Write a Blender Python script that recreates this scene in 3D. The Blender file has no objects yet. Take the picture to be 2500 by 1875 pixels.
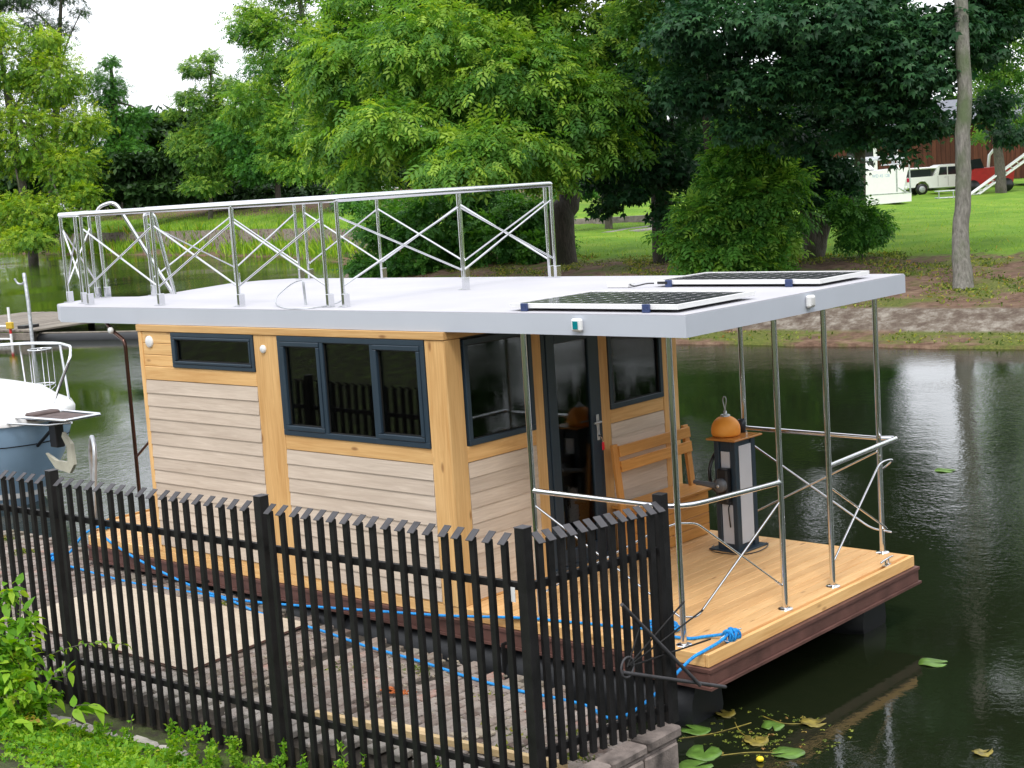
import bpy, bmesh, math, random
import numpy as np
from mathutils import Vector, Matrix
random.seed(7); RNG = np.random.default_rng(7)
S = bpy.context.scene
COL = S.collection
# ------------------------------------------------------------------ camera
F_PX = 3687.325
CAM = np.array([7.96866573, -8.11282176, 3.24946118])
ROT = np.array([[0.7472624489, 0.6614558173, -0.0638359946],
                [0.0412456678, -0.1420430296, -0.9890007951],
                [-0.6632477873, 0.7364101979, -0.1334256090]])
cd = bpy.data.cameras.new('camera'); cam = bpy.data.objects.new('camera', cd); COL.objects.link(cam)
cd.sensor_width = 36; cd.lens = F_PX / 2500 * 36; cd.clip_start = .1; cd.clip_end = 2500
m = Matrix([[ROT[0][i], -ROT[1][i], -ROT[2][i], CAM[i]] for i in range(3)] + [[0, 0, 0, 1]])
cam.matrix_world = m; S.camera = cam
# ------------------------------------------------------------------ light
SUN_EL, SUN_AZ = math.radians(56), math.radians(143)
w = bpy.data.worlds.new('World'); S.world = w; w.use_nodes = True
nt = w.node_tree; nt.nodes.clear()
sky = nt.nodes.new('ShaderNodeTexSky'); sky.sky_type = 'NISHITA'; sky.sun_disc = False
sky.sun_elevation = SUN_EL; sky.sun_rotation = SUN_AZ; sky.air_density = 1.0; sky.dust_density = 3.0
mx = nt.nodes.new('ShaderNodeMixRGB'); mx.inputs[0].default_value = .86
mx.inputs[2].default_value = (13.2, 13.5, 14.2, 1)       # even bright cloud cover
nt.links.new(sky.outputs[0], mx.inputs[1])
bg = nt.nodes.new('ShaderNodeBackground'); bg.inputs[1].default_value = .1
wo = nt.nodes.new('ShaderNodeOutputWorld')
nt.links.new(mx.outputs[0], bg.inputs[0]); nt.links.new(bg.outputs[0], wo.inputs[0])
sd = bpy.data.lights.new('sun', 'SUN'); sd.energy = 1.5; sd.angle = math.radians(14); sd.color = (1, .96, .9)
so = bpy.data.objects.new('sun', sd); COL.objects.link(so)
sv = Vector((math.cos(SUN_EL) * math.sin(SUN_AZ), math.cos(SUN_EL) * math.cos(SUN_AZ), math.sin(SUN_EL)))
so.rotation_euler = (-sv).to_track_quat('-Z', 'Y').to_euler()
S.view_settings.view_transform = 'Standard'; S.view_settings.look = 'None'
S.view_settings.gamma = 1; S.view_settings.use_curve_mapping = False
S.view_settings.exposure = 0.42

# ------------------------------------------------------------------ placing
def at(u, v, D):
    """a point D metres (along the view axis) away, seen at pixel u, v of the 2500x1875 photograph"""
    r = ROT.T @ np.array([(u - 1250) / F_PX, (v - 937.5) / F_PX, 1.0])
    return CAM + r * D
# ------------------------------------------------------------------ material helpers
def new_mat(name):
    mt = bpy.data.materials.new(name); mt.use_nodes = True
    n = mt.node_tree; b = n.nodes['Principled BSDF']
    return mt, n, b
def N(n, t, **k):
    x = n.nodes.new(t)
    for a, v in k.items(): setattr(x, a, v)
    return x
def ramp(n, src, stops):
    r = N(n, 'ShaderNodeValToRGB'); e = r.color_ramp.elements
    while len(e) < len(stops): e.new(.5)
    for i, (p, c) in enumerate(stops):
        e[i].position = p; e[i].color = (*c, 1) if len(c) == 3 else c
    n.links.new(src, r.inputs[0]); return r.outputs[0]
def coords(n, scale=(1, 1, 1), rnd=False, kind='Object'):
    tc = N(n, 'ShaderNodeTexCoord'); mp = N(n, 'ShaderNodeMapping'); mp.inputs['Scale'].default_value = scale
    n.links.new(tc.outputs[kind], mp.inputs[0])
    if rnd:
        oi = N(n, 'ShaderNodeObjectInfo'); ml = N(n, 'ShaderNodeVectorMath', operation='MULTIPLY')
        cb = N(n, 'ShaderNodeCombineXYZ')
        for i in range(3): n.links.new(oi.outputs['Random'], cb.inputs[i])
        n.links.new(cb.outputs[0], ml.inputs[0]); ml.inputs[1].default_value = (37, 53, 71)
        n.links.new(ml.outputs[0], mp.inputs['Location'])
    return mp.outputs[0]
def noise(n, vec, scale, detail=4, rough=.55, dist=0):
    x = N(n, 'ShaderNodeTexNoise'); x.inputs['Scale'].default_value = scale
    x.inputs['Detail'].default_value = detail; x.inputs['Roughness'].default_value = rough
    x.inputs['Distortion'].default_value = dist
    if vec is not None: n.links.new(vec, x.inputs['Vector'])
    return x.outputs['Fac']
def bump(n, b, h, strength, dist=.01):
    x = N(n, 'ShaderNodeBump'); x.inputs['Strength'].default_value = strength; x.inputs['Distance'].default_value = dist
    n.links.new(h, x.inputs['Height']); n.links.new(x.outputs[0], b.inputs['Normal']); return x
def mix(n, f, a, b_, mode='MIX'):
    x = N(n, 'ShaderNodeMixRGB', blend_type=mode)
    for i, s in enumerate((f, a, b_)):
        if hasattr(s, 'is_linked'): n.links.new(s, x.inputs[i])
        elif i == 0: x.inputs[0].default_value = s
        else: x.inputs[i].default_value = (*s, 1)
    return x.outputs[0]
def plain(name, col, rough=.5, metal=0, nscale=6, var=.12, bmp=.1, spec=.5):
    mt, n, b = new_mat(name)
    v = coords(n, rnd=True); f = noise(n, v, nscale, 5)
    c = ramp(n, f, [(.3, [x * (1 - var) for x in col]), (.7, [min(1, x * (1 + var)) for x in col])])
    n.links.new(c, b.inputs['Base Color']); b.inputs['Roughness'].default_value = rough
    b.inputs['Metallic'].default_value = metal; b.inputs['Specular IOR Level'].default_value = spec
    if bmp: bump(n, b, noise(n, v, nscale * 12, 3), bmp, .004)
    return mt
def wood(name, axis, lo, hi, knots=True, rough=.5, knotcol=(.22, .08, .025), grain=1.0, var=.18):
    """long grain along one local axis, knots, each board different"""
    mt, n, b = new_mat(name)
    sc = [22, 22, 22]; sc[axis] = 1.1
    v = coords(n, sc, True); f = noise(n, v, 1.6 * grain, 6, .6, 1.2)
    c = ramp(n, f, [(.3, lo), (.52, [(a + d) / 2 for a, d in zip(lo, hi)]), (.72, hi)])
    sc2 = [3, 3, 3]; sc2[axis] = .5
    c = mix(n, .35, c, ramp(n, noise(n, coords(n, sc2, True), 1.2, 3), [(.35, [x * .8 for x in lo]), (.65, hi)]))
    if knots:
        sk = [7, 7, 7]; sk[axis] = 2.6
        vo = N(n, 'ShaderNodeTexVoronoi'); vo.inputs['Scale'].default_value = .95
        n.links.new(coords(n, sk, True), vo.inputs['Vector'])
        k = ramp(n, vo.outputs['Distance'], [(.0, (.85, .85, .85)), (.07, (.6, .6, .6)), (.13, (0, 0, 0))])
        c = mix(n, k, c, knotcol)
    oi = N(n, 'ShaderNodeObjectInfo')
    mr = N(n, 'ShaderNodeMapRange'); mr.inputs[3].default_value = 1 - var; mr.inputs[4].default_value = 1 + var * .6
    n.links.new(oi.outputs['Random'], mr.inputs[0])
    hs = N(n, 'ShaderNodeHueSaturation'); n.links.new(mr.outputs[0], hs.inputs['Value']); n.links.new(c, hs.inputs['Color'])
    n.links.new(hs.outputs[0], b.inputs['Base Color']); b.inputs['Roughness'].default_value = rough
    b.inputs['Specular IOR Level'].default_value = .35
    bump(n, b, f, .25, .003)
    return mt
PINE_LO, PINE_HI = (.60, .315, .105), (.87, .57, .255)
DECK_LO, DECK_HI = (.62, .33, .125), (.84, .545, .255)
CLAD_LO, CLAD_HI = (.48, .385, .305), (.71, .605, .50)
M = {}
for i, ax in enumerate('xyz'):
    M['pine_' + ax] = wood('pine_' + ax, i, PINE_LO, PINE_HI)
    M['clad_' + ax] = wood('cladding_' + ax, i, CLAD_LO, CLAD_HI, knots=False, rough=.75, grain=1.2, var=.06)
M['deck'] = wood('deck_board_wood', 1, DECK_LO, DECK_HI, rough=.55, var=.12)
M['bench'] = wood('bench_wood', 1, (.52, .22, .045), (.80, .41, .12), rough=.45)
M['bench_x'] = wood('bench_wood_end', 0, (.50, .21, .045), (.76, .39, .12), rough=.45)
M['bench_z'] = wood('bench_wood_post', 2, (.48, .19, .04), (.74, .37, .11), rough=.45)
M['lumber'] = wood('pale_lumber', 0, (.66, .46, .22), (.82, .64, .38), knots=False)
M['ply'] = wood('plywood', 0, (.46, .385, .295), (.62, .54, .43), knots=False, rough=.7, grain=.5, var=.02)
M['greywood'] = wood('weathered_wood', 1, (.14, .12, .10), (.34, .30, .25), knots=False, rough=.9)
M['shelf'] = wood('varnished_shelf_wood', 1, (.50, .20, .05), (.68, .33, .10), rough=.08)
M['roof'] = plain('roof_grey', (.50, .53, .595), .5, nscale=2, var=.03, bmp=.03)
M['rooftop'] = plain('roof_membrane', (.47, .465, .50), .7, nscale=1.1, var=.07, bmp=.08)
M['white'] = plain('white_plastic', (.76, .76, .76), .35, var=.03, bmp=.02)
M['anthracite'] = plain('anthracite_frame', (.022, .040, .060), .38, nscale=4, var=.1, bmp=.03)
M['black'] = plain('black_plastic', (.015, .015, .017), .35, var=.2)
M['steelbrown'] = plain('primed_steel', (.115, .052, .042), .6, nscale=5, var=.3, bmp=.2)
M['hull'] = plain('pontoon_black', (.010, .011, .013), .45, nscale=3, var=.3, bmp=.1)
M['gasket'] = plain('rubber_gasket', (.006, .006, .006), .6)
M['interior'] = plain('interior_panel', (.17, .165, .15), .8, var=.06)
M['floorin'] = plain('interior_floor', (.16, .11, .07), .6)
M['seat'] = plain('seat_fabric', (.12, .06, .04), .9)
M['rope'] = plain('blue_rope', (.012, .30, .85), .7, nscale=60, var=.35, bmp=.8)
M['chrome'], _n, _b = new_mat('stainless_steel')
_b.inputs['Metallic'].default_value = 1; _b.inputs['Base Color'].default_value = (.74, .75, .77, 1); _b.inputs['Roughness'].default_value = .12
M['galv'] = plain('galvanised_steel', (.5, .52, .54), .45, metal=.75, nscale=12, var=.25)
M['fence'] = plain('fence_black_paint', (.011, .0105, .011), .55, nscale=9, var=.45, bmp=.5, spec=.3)
M['fencecap'] = plain('fence_cap', (.055, .053, .058), .65, nscale=9, var=.3, bmp=.3)
M['orange'], _n, _b = new_mat('orange_buoy')
_v = coords(_n); _c = ramp(_n, noise(_n, _v, 5, 3), [(.3, (.88, .30, .035)), (.6, (.97, .38, .05)), (.8, (.98, .46, .10))])
_n.links.new(_c, _b.inputs['Base Color']); _b.inputs['Roughness'].default_value = .55
# glass: clear pane that also mirrors its surroundings
def glass(name, tint, refl=1.0):
    mt = bpy.data.materials.new(name); mt.use_nodes = True; n = mt.node_tree; n.nodes.clear()
    o = N(n, 'ShaderNodeOutputMaterial'); t = N(n, 'ShaderNodeBsdfTransparent'); t.inputs[0].default_value = (*tint, 1)
    g = N(n, 'ShaderNodeBsdfGlossy'); g.inputs['Roughness'].default_value = .01; g.inputs[0].default_value = (1, 1, 1, 1)
    fr = N(n, 'ShaderNodeFresnel'); fr.inputs[0].default_value = 1.52
    mu = N(n, 'ShaderNodeMath', operation='MULTIPLY'); mu.inputs[1].default_value = 1.7 * refl; mu.use_clamp = True
    n.links.new(fr.outputs[0], mu.inputs[0])
    x = N(n, 'ShaderNodeMixShader'); n.links.new(mu.outputs[0], x.inputs[0]); n.links.new(t.outputs[0], x.inputs[1]); n.links.new(g.outputs[0], x.inputs[2])
    n.links.new(x.outputs[0], o.inputs[0]); return mt
M['glass'] = glass('window_glass', (.42, .44, .43), .5); M['carglass'] = plain('car_glass', (.02, .025, .03), .06)
# water: dark, clear-surfaced river with small ripples
mt, n, b = new_mat('river_water'); M['water'] = mt
b.inputs['Base Color'].default_value = (.010, .014, .006, 1); b.inputs['Roughness'].default_value = .03; b.inputs['IOR'].default_value = 1.42
v = coords(n, (1, 1, 1)); h1 = noise(n, v, .8, 2, .5, .4); h2 = noise(n, v, 5, 3, .6, .5); h3 = noise(n, v, 15, 3, .6, .4)
patch = ramp(n, noise(n, v, .13, 2), [(.40, (.12, .12, .12)), (.60, (1, 1, 1))])
ad = N(n, 'ShaderNodeMath', operation='MULTIPLY_ADD'); n.links.new(h2, ad.inputs[0]); ad.inputs[1].default_value = .42; n.links.new(h1, ad.inputs[2])
ad2 = N(n, 'ShaderNodeMath', operation='MULTIPLY_ADD'); n.links.new(h3, ad2.inputs[0]); ad2.inputs[1].default_value = .34; n.links.new(ad.outputs[0], ad2.inputs[2])
bp = bump(n, b, ad2.outputs[0], .10, .10)
pm = N(n, 'ShaderNodeMath', operation='MULTIPLY'); n.links.new(patch, pm.inputs[0]); pm.inputs[1].default_value = .14
n.links.new(pm.outputs[0], bp.inputs['Strength'])
# leaves
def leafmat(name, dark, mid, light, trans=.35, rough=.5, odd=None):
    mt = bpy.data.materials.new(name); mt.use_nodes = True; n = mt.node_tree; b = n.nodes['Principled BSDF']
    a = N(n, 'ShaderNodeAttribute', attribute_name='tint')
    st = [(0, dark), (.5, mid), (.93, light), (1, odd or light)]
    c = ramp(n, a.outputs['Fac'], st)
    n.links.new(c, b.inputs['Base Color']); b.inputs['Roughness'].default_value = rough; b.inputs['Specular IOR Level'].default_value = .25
    t = N(n, 'ShaderNodeBsdfTranslucent'); hs = N(n, 'ShaderNodeHueSaturation'); hs.inputs['Value'].default_value = 1.5; hs.inputs['Saturation'].default_value = 1.1
    hs.inputs['Hue'].default_value = .485
    n.links.new(c, hs.inputs['Color']); n.links.new(hs.outputs[0], t.inputs[0])
    x = N(n, 'ShaderNodeMixShader'); x.inputs[0].default_value = trans
    n.links.new(b.outputs[0], x.inputs[1]); n.links.new(t.outputs[0], x.inputs[2])
    n.links.new(x.outputs[0], n.nodes['Material Output'].inputs[0]); return mt
M['l_ash'] = leafmat('ash_leaf', (.045, .14, .026), (.135, .31, .042), (.38, .56, .08), .42)
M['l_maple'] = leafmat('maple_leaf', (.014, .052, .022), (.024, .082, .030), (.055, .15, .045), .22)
M['l_linden'] = leafmat('linden_leaf', (.042, .125, .024), (.11, .26, .04), (.30, .46, .075), .4)
M['l_yellow'] = leafmat('pale_leaf', (.055, .155, .02), (.17, .33, .03), (.43, .56, .065), .4)
M['l_bush'] = leafmat('bush_leaf', (.026, .11, .018), (.055, .19, .026), (.14, .35, .05), .32)
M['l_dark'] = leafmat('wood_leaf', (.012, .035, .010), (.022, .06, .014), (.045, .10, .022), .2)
M['l_bright'] = leafmat('bright_leaf', (.06, .21, .014), (.17, .38, .025), (.38, .57, .05), .4, odd=(.46, .32, .06))
M['l_grass'] = leafmat('grass_blade', (.09, .21, .015), (.18, .35, .025), (.36, .52, .05), .35, odd=(.5, .3, .08))
M['l_bankweed'] = leafmat('bank_weed', (.05, .09, .02), (.14, .20, .035), (.34, .36, .06), .3, odd=(.40, .22, .08))
def bark(name, lo, hi, sc=3):
    mt, n, b = new_mat(name)
    v = coords(n, (sc * 3, sc * 3, sc * .7)); f = noise(n, v, 2.2, 6, .65)
    c = ramp(n, f, [(.3, lo), (.7, hi)])
    g = ramp(n, noise(n, coords(n, (1, 1, .6)), 1.3, 4), [(.5, (0, 0, 0)), (.7, (1, 1, 1))])
    c = mix(n, g, c, (lo[0] * .9, lo[1] * 1.25, lo[2] * .7))
    n.links.new(c, b.inputs['Base Color']); b.inputs['Roughness'].default_value = .9; bump(n, b, f, .8, .05); return mt
M['bark_grey'] = bark('grey_bark', (.10, .095, .08), (.27, .255, .225)); M['bark_dark'] = bark('dark_bark', (.025, .021, .016), (.085, .07, .055))
M['bark_mid'] = bark('brown_bark', (.06, .052, .04), (.16, .14, .115))

# ------------------------------------------------------------------ mesh helpers
def link(o, parent=None):
    COL.objects.link(o)
    if parent is not None: o.parent = parent
    return o
def tag(o, label=None, cat=None, group=None, kind=None):
    if label: o['label'] = label
    if cat: o['category'] = cat
    if group: o['group'] = group
    if kind: o['kind'] = kind
    return o
def thing(name, label, cat, loc=(0, 0, 0), rz=0, group=None):
    o = bpy.data.objects.new(name, None); COL.objects.link(o); o.location = loc; o.rotation_euler = (0, 0, rz)
    o.empty_display_size = .1
    return tag(o, label, cat, group)
def from_py(name, verts, faces, mat, parent=None, loc=(0, 0, 0), smooth=False):
    me = bpy.data.meshes.new(name); me.from_pydata([tuple(map(float, v)) for v in verts], [], faces); me.validate()
    if smooth: me.polygons.foreach_set('use_smooth', [True] * len(me.polygons))
    for mm in (mat if isinstance(mat, (list, tuple)) else [mat]): me.materials.append(mm)
    o = bpy.data.objects.new(name, me); o.location = loc; return link(o, parent)
class MB:
    """collects shapes, then links them as one mesh object"""
    def __init__(s): s.v = []; s.f = []; s.sm = []
    def add(s, vs, fs, smooth=False):
        k = len(s.v); s.v += [tuple(map(float, p)) for p in vs]; s.f += [tuple(i + k for i in f) for f in fs]; s.sm += [smooth] * len(fs); return s
    def box(s, lo, hi, c=0.0, M4=None):
        lo = np.array(lo, float); hi = np.array(hi, float); c = min(c, .45 * float(min(hi - lo)))
        if c <= 0:
            vs = [(x, y, z) for z in (lo[2], hi[2]) for y in (lo[1], hi[1]) for x in (lo[0], hi[0])]
            fs = [(0, 2, 3, 1), (4, 5, 7, 6), (0, 1, 5, 4), (2, 6, 7, 3), (0, 4, 6, 2), (1, 3, 7, 5)]
        else:
            vs = []; ix = {}
            for sx in (0, 1):
                for sy in (0, 1):
                    for sz in (0, 1):
                        cor = [hi[i] if q else lo[i] for i, q in enumerate((sx, sy, sz))]; sg = [-1 if q else 1 for q in (sx, sy, sz)]
                        for a in range(3):
                            p = [cor[i] + (0 if i == a else sg[i] * c) for i in range(3)]
                            ix[(sx, sy, sz, a)] = len(vs); vs.append(p)
            fs = []
            for a in range(3):
                b_, d = [(1, 2), (0, 2), (0, 1)][a]
                for q in (0, 1):
                    k = []
                    for (m1, m2) in ((0, 0), (1, 0), (1, 1), (0, 1)):
                        key = [0, 0, 0]; key[a] = q; key[b_] = m1; key[d] = m2; k.append(ix[(*key, a)])
                    fs.append(tuple(k))
            for a in range(3):            # edges running along axis a
                b_, d = [(1, 2), (0, 2), (0, 1)][a]
                for m1 in (0, 1):
                    for m2 in (0, 1):
                        k0 = [0, 0, 0]; k1 = [0, 0, 0]; k0[b_] = k1[b_] = m1; k0[d] = k1[d] = m2; k1[a] = 1
                        fs.append((ix[(*k0, b_)], ix[(*k1, b_)], ix[(*k1, d)], ix[(*k0, d)]))
            for sx in (0, 1):
                for sy in (0, 1):
                    for sz in (0, 1): fs.append(tuple(ix[(sx, sy, sz, a)] for a in range(3)))
        if M4 is not None: vs = [M4 @ Vector(p) for p in vs]
        return s.add(vs, fs)
    def prism(s, poly, z0, z1, axis=2):
        """poly: 2-D points; extruded along axis"""
        k = len(poly)
        def P(p, z):
            q = [0, 0, 0]; o = [i for i in range(3) if i != axis]; q[o[0]], q[o[1]] = p; q[axis] = z; return q
        vs = [P(p, z0) for p in poly] + [P(p, z1) for p in poly]
        fs = [tuple(range(k - 1, -1, -1)), tuple(range(k, 2 * k))] + [(i, (i + 1) % k, k + (i + 1) % k, k + i) for i in range(k)]
        return s.add(vs, fs)
    def tube(s, pts, r, n=10, closed=False, caps=True):
        pts = [Vector(p) for p in pts]; L = len(pts); rs = r if isinstance(r, (list, tuple)) else [r] * L
        rings = []; up = None
        for i, p in enumerate(pts):
            if closed: t = (pts[(i + 1) % L] - pts[i - 1])
            elif i == 0: t = pts[1] - p
            elif i == L - 1: t = p - pts[-2]
            else: t = (pts[i + 1] - p).normalized() + (p - pts[i - 1]).normalized()
            t.normalize()
            if up is None:
                up = Vector((0, 0, 1)) if abs(t.z) < .9 else Vector((1, 0, 0))
            a = (up - t * up.dot(t)).normalized(); b_ = t.cross(a); up = a
            rings.append([p + (a * math.cos(q) + b_ * math.sin(q)) * rs[i] for q in [2 * math.pi * j / n for j in range(n)]])
        vs = [q for ring in rings for q in ring]; fs = []
        for i in range(L if closed else L - 1):
            for j in range(n):
                i2 = (i + 1) % L; fs.append((i * n + j, i * n + (j + 1) % n, i2 * n + (j + 1) % n, i2 * n + j))
        s.add(vs, fs, True)
        if caps and not closed:
            s.add(rings[0], [tuple(range(n - 1, -1, -1))]); s.add(rings[-1], [tuple(range(n))])
        return s
    def lathe(s, prof, c=(0, 0, 0), n=20, axis=2):
        vs = []
        for r, h in prof:
            for j in range(n):
                a = 2 * math.pi * j / n; q = [r * math.cos(a), r * math.sin(a)]
                p = [0, 0, 0]; o = [i for i in range(3) if i != axis]; p[o[0]], p[o[1]] = q; p[axis] = h
                vs.append([p[i] + c[i] for i in range(3)])
        fs = [(i * n + j, i * n + (j + 1) % n, (i + 1) * n + (j + 1) % n, (i + 1) * n + j) for i in range(len(prof) - 1) for j in range(n)]
        return s.add(vs, fs, True)
    def build(s, name, mat, parent=None, loc=None, normals=True):
        me = bpy.data.meshes.new(name); c = Vector((0, 0, 0))
        if loc == 'c':
            a = np.array(s.v); c = Vector((a.min(0) + a.max(0)) / 2)
        vs = [(p[0] - c.x, p[1] - c.y, p[2] - c.z) for p in s.v]
        me.from_pydata(vs, [], s.f); me.polygons.foreach_set('use_smooth', s.sm)
        if normals:
            bm = bmesh.new(); bm.from_mesh(me); bmesh.ops.recalc_face_normals(bm, faces=bm.faces); bm.to_mesh(me); bm.free()
        me.materials.append(mat); o = bpy.data.objects.new(name, me); link(o, parent)
        pl = parent.location if parent is not None and parent.parent is None and parent.type == 'EMPTY' and not getattr(parent, '_local', False) else Vector((0, 0, 0))
        o.location = c
        return o
def bend(pts, r=.12, k=5):
    """round the corners of a polyline"""
    pts = [Vector(p) for p in pts]; out = [pts[0]]
    for i in range(1, len(pts) - 1):
        a, b_, c = pts[i - 1], pts[i], pts[i + 1]; d1 = (a - b_); d2 = (c - b_)
        q = min(r, d1.length * .45, d2.length * .45); p1 = b_ + d1.normalized() * q; p2 = b_ + d2.normalized() * q
        for j in range(k + 1):
            t = j / k; out.append(p1 * (1 - t) ** 2 + b_ * 2 * t * (1 - t) + p2 * t * t)
    out.append(pts[-1]); return out
def smoothline(pts, k=6):
    P = [np.array(p, float) for p in pts]; out = []
    for i in range(len(P) - 1):
        p0 = P[max(i - 1, 0)]; p1 = P[i]; p2 = P[i + 1]; p3 = P[min(i + 2, len(P) - 1)]
        for j in range(k):
            t = j / k; out.append(.5 * ((2 * p1) + (-p0 + p2) * t + (2 * p0 - 5 * p1 + 4 * p2 - p3) * t * t + (-p0 + 3 * p1 - 3 * p2 + p3) * t ** 3))
    out.append(P[-1]); return out
def inst(src, name, loc, parent=None, rot=None, scale=None):
    o = src.copy(); o.name = name; o.location = loc
    if rot is not None: o.rotation_euler = rot
    if scale is not None: o.scale = scale
    return link(o, parent)
def copy_tree(o, parent=None):
    c = o.copy(); COL.objects.link(c); c.parent = parent
    for ch in o.children: copy_tree(ch, c)
    return c
def bxo(name, lo, hi, mat, parent=None, c=.004):
    return MB().box(lo, hi, c).build(name, mat, parent, 'c')

# ------------------------------------------------------------------ foliage
def quads(*polys):
    """each poly = 4 points; returns template verts (4k,3)"""
    return np.array([p for q in polys for p in q], float)
def rhomb(base, ang, L, W, droop=0.0, lift=0.0):
    ca, sa = math.cos(ang), math.sin(ang)
    def T(x, y, z): return (base[0] + x * ca - y * sa, base[1] + x * sa + y * ca, base[2] + z)
    return [T(0, 0, 0), T(L * .45, W, lift), T(L, 0, -droop * L), T(L * .45, -W, lift)]
ASH = quads(*[rhomb((x, 0, -.12 * x * x), s * .95, .42, .085, .3) for x in (.25, .52, .78) for s in (1, -1)], rhomb((.95, 0, -.11), 0, .36, .088, .3))
SPRIG = quads(*[rhomb((x, 0, -.1 * x), s * (1.05 - .2 * x),   .44, .17, .2, .03) for x in (.1, .5) for s in (1, -1)], rhomb((.75, 0, -.08), 0, .45, .17, .2, .03))
MAPLE = quads(rhomb((0, 0, 0), 0, 1, .22, .25), rhomb((.05, 0, 0), .95, .85, .2, .25), rhomb((.05, 0, 0), -.95, .85, .2, .25))
CLUMP = quads(rhomb((0, 0, 0), 0, 1, .3, .3), rhomb((0, 0, 0), 2.0, .9, .28, .2, .1), rhomb((0, 0, 0.05), 4.1, .9, .3, .25, .1))
def scatter(name, tpl, pos, ax, nrm, size, tint, mat, parent=None, kind=None):
    n = len(pos); k = len(tpl)
    ax = ax / (np.linalg.norm(ax, axis=1, keepdims=True) + 1e-9)
    nrm = nrm - ax * (nrm * ax).sum(1, keepdims=True); nrm /= (np.linalg.norm(nrm, axis=1, keepdims=True) + 1e-9)
    y = np.cross(nrm, ax); sz = np.asarray(size).reshape(-1, 1, 1)
    V = pos[:, None, :] + sz * (tpl[None, :, 0:1] * ax[:, None, :] + tpl[None, :, 1:2] * y[:, None, :] + tpl[None, :, 2:3] * nrm[:, None, :])
    V = V.reshape(-1, 3).astype(np.float32); nv = len(V); nf = nv // 4
    me = bpy.data.meshes.new(name); me.vertices.add(nv); me.vertices.foreach_set('co', V.ravel())
    me.loops.add(nv); me.loops.foreach_set('vertex_index', np.arange(nv, dtype=np.int32))
    me.polygons.add(nf); me.polygons.foreach_set('loop_start', np.arange(0, nv, 4, dtype=np.int32)); me.polygons.foreach_set('loop_total', np.full(nf, 4, dtype=np.int32))
    at_ = me.attributes.new('tint', 'FLOAT', 'POINT'); at_.data.foreach_set('value', np.repeat(np.clip(tint, 0, 1), k).astype(np.float32))
    me.update(calc_edges=True); me.materials.append(mat)
    o = bpy.data.objects.new(name, me); link(o, parent)
    if kind: o['kind'] = kind
    return o
def crown_points(lobes, n, clump_r, per, flat=.6):
    """lobes: (centre, (rx,ry,rz)); clumps sit on the lobe shells, leaves in each clump"""
    P = []; A = []; T = []
    vol = np.array([l[1][0] * l[1][1] + l[1][0] * l[1][2] + l[1][1] * l[1][2] for l in lobes]); vol = vol / vol.sum()
    for (c, r), w_ in zip(lobes, vol):
        r = [max(.4 * q_, q_ - .6 * clump_r) for q_ in r]
        k = max(4, int(n * w_ / per)); d = RNG.normal(size=(k, 3)); d /= np.linalg.norm(d, axis=1, keepdims=True)
        rad = RNG.uniform(.62, 1.06, (k, 1)) ** .8
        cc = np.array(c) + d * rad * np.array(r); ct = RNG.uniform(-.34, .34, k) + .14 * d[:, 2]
        q = RNG.normal(size=(k, per, 3)); q /= np.linalg.norm(q, axis=2, keepdims=True)
        q *= RNG.uniform(.2, 1, (k, per, 1)) ** .6 * clump_r * RNG.uniform(.6, 1.4, (k, 1, 1)); q[:, :, 2] *= flat
        p = cc[:, None, :] + q - 0
        p[:, :, 2] -= .25 * np.linalg.norm(q[:, :, :2], axis=2)
        a = q * 1.0 + d[:, None, :] * clump_r * .6
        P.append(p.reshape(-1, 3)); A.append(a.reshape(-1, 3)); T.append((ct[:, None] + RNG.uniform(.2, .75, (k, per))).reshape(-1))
    return np.concatenate(P), np.concatenate(A), np.concatenate(T)
def crown(parent, lobes, n, tpl, size, mat, clump_r=.7, per=26, droop=.6, flat=.6, zmin=None, name='crown', keep=None, shift=0.0):
    p, a, t = crown_points(lobes, n, clump_r, per, flat)
    if zmin is not None:
        k = p[:, 2] > zmin; p, a, t = p[k], a[k], t[k]
    if keep is not None:
        k = keep(p); p, a, t = p[k], a[k], t[k]
    a = a / (np.linalg.norm(a, axis=1, keepdims=True) + 1e-9) + RNG.normal(size=a.shape) * .35; a[:, 2] -= droop
    nr = RNG.normal(size=a.shape) * .45; nr[:, 2] += 1
    nr += a * .35
    return scatter(name, tpl, p, a, nr, size * RNG.uniform(.5, 1.4, len(p)), t + shift, mat, parent)
def trunk_mb(mb, pts, radii, n=10, wob=.0):
    P = smoothline(pts, 4); R = np.interp(np.linspace(0, 1, len(P)), np.linspace(0, 1, len(radii)), radii)
    P = [np.array(p) + RNG.normal(size=3) * wob * r for p, r in zip(P, R)]
    return mb.tube(P, [float(r) for r in R], n)
def lobe(u, v, D, ru, rv, rd):
    return (at(u, v, D), (ru * D / F_PX, rd, rv * D / F_PX))
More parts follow.
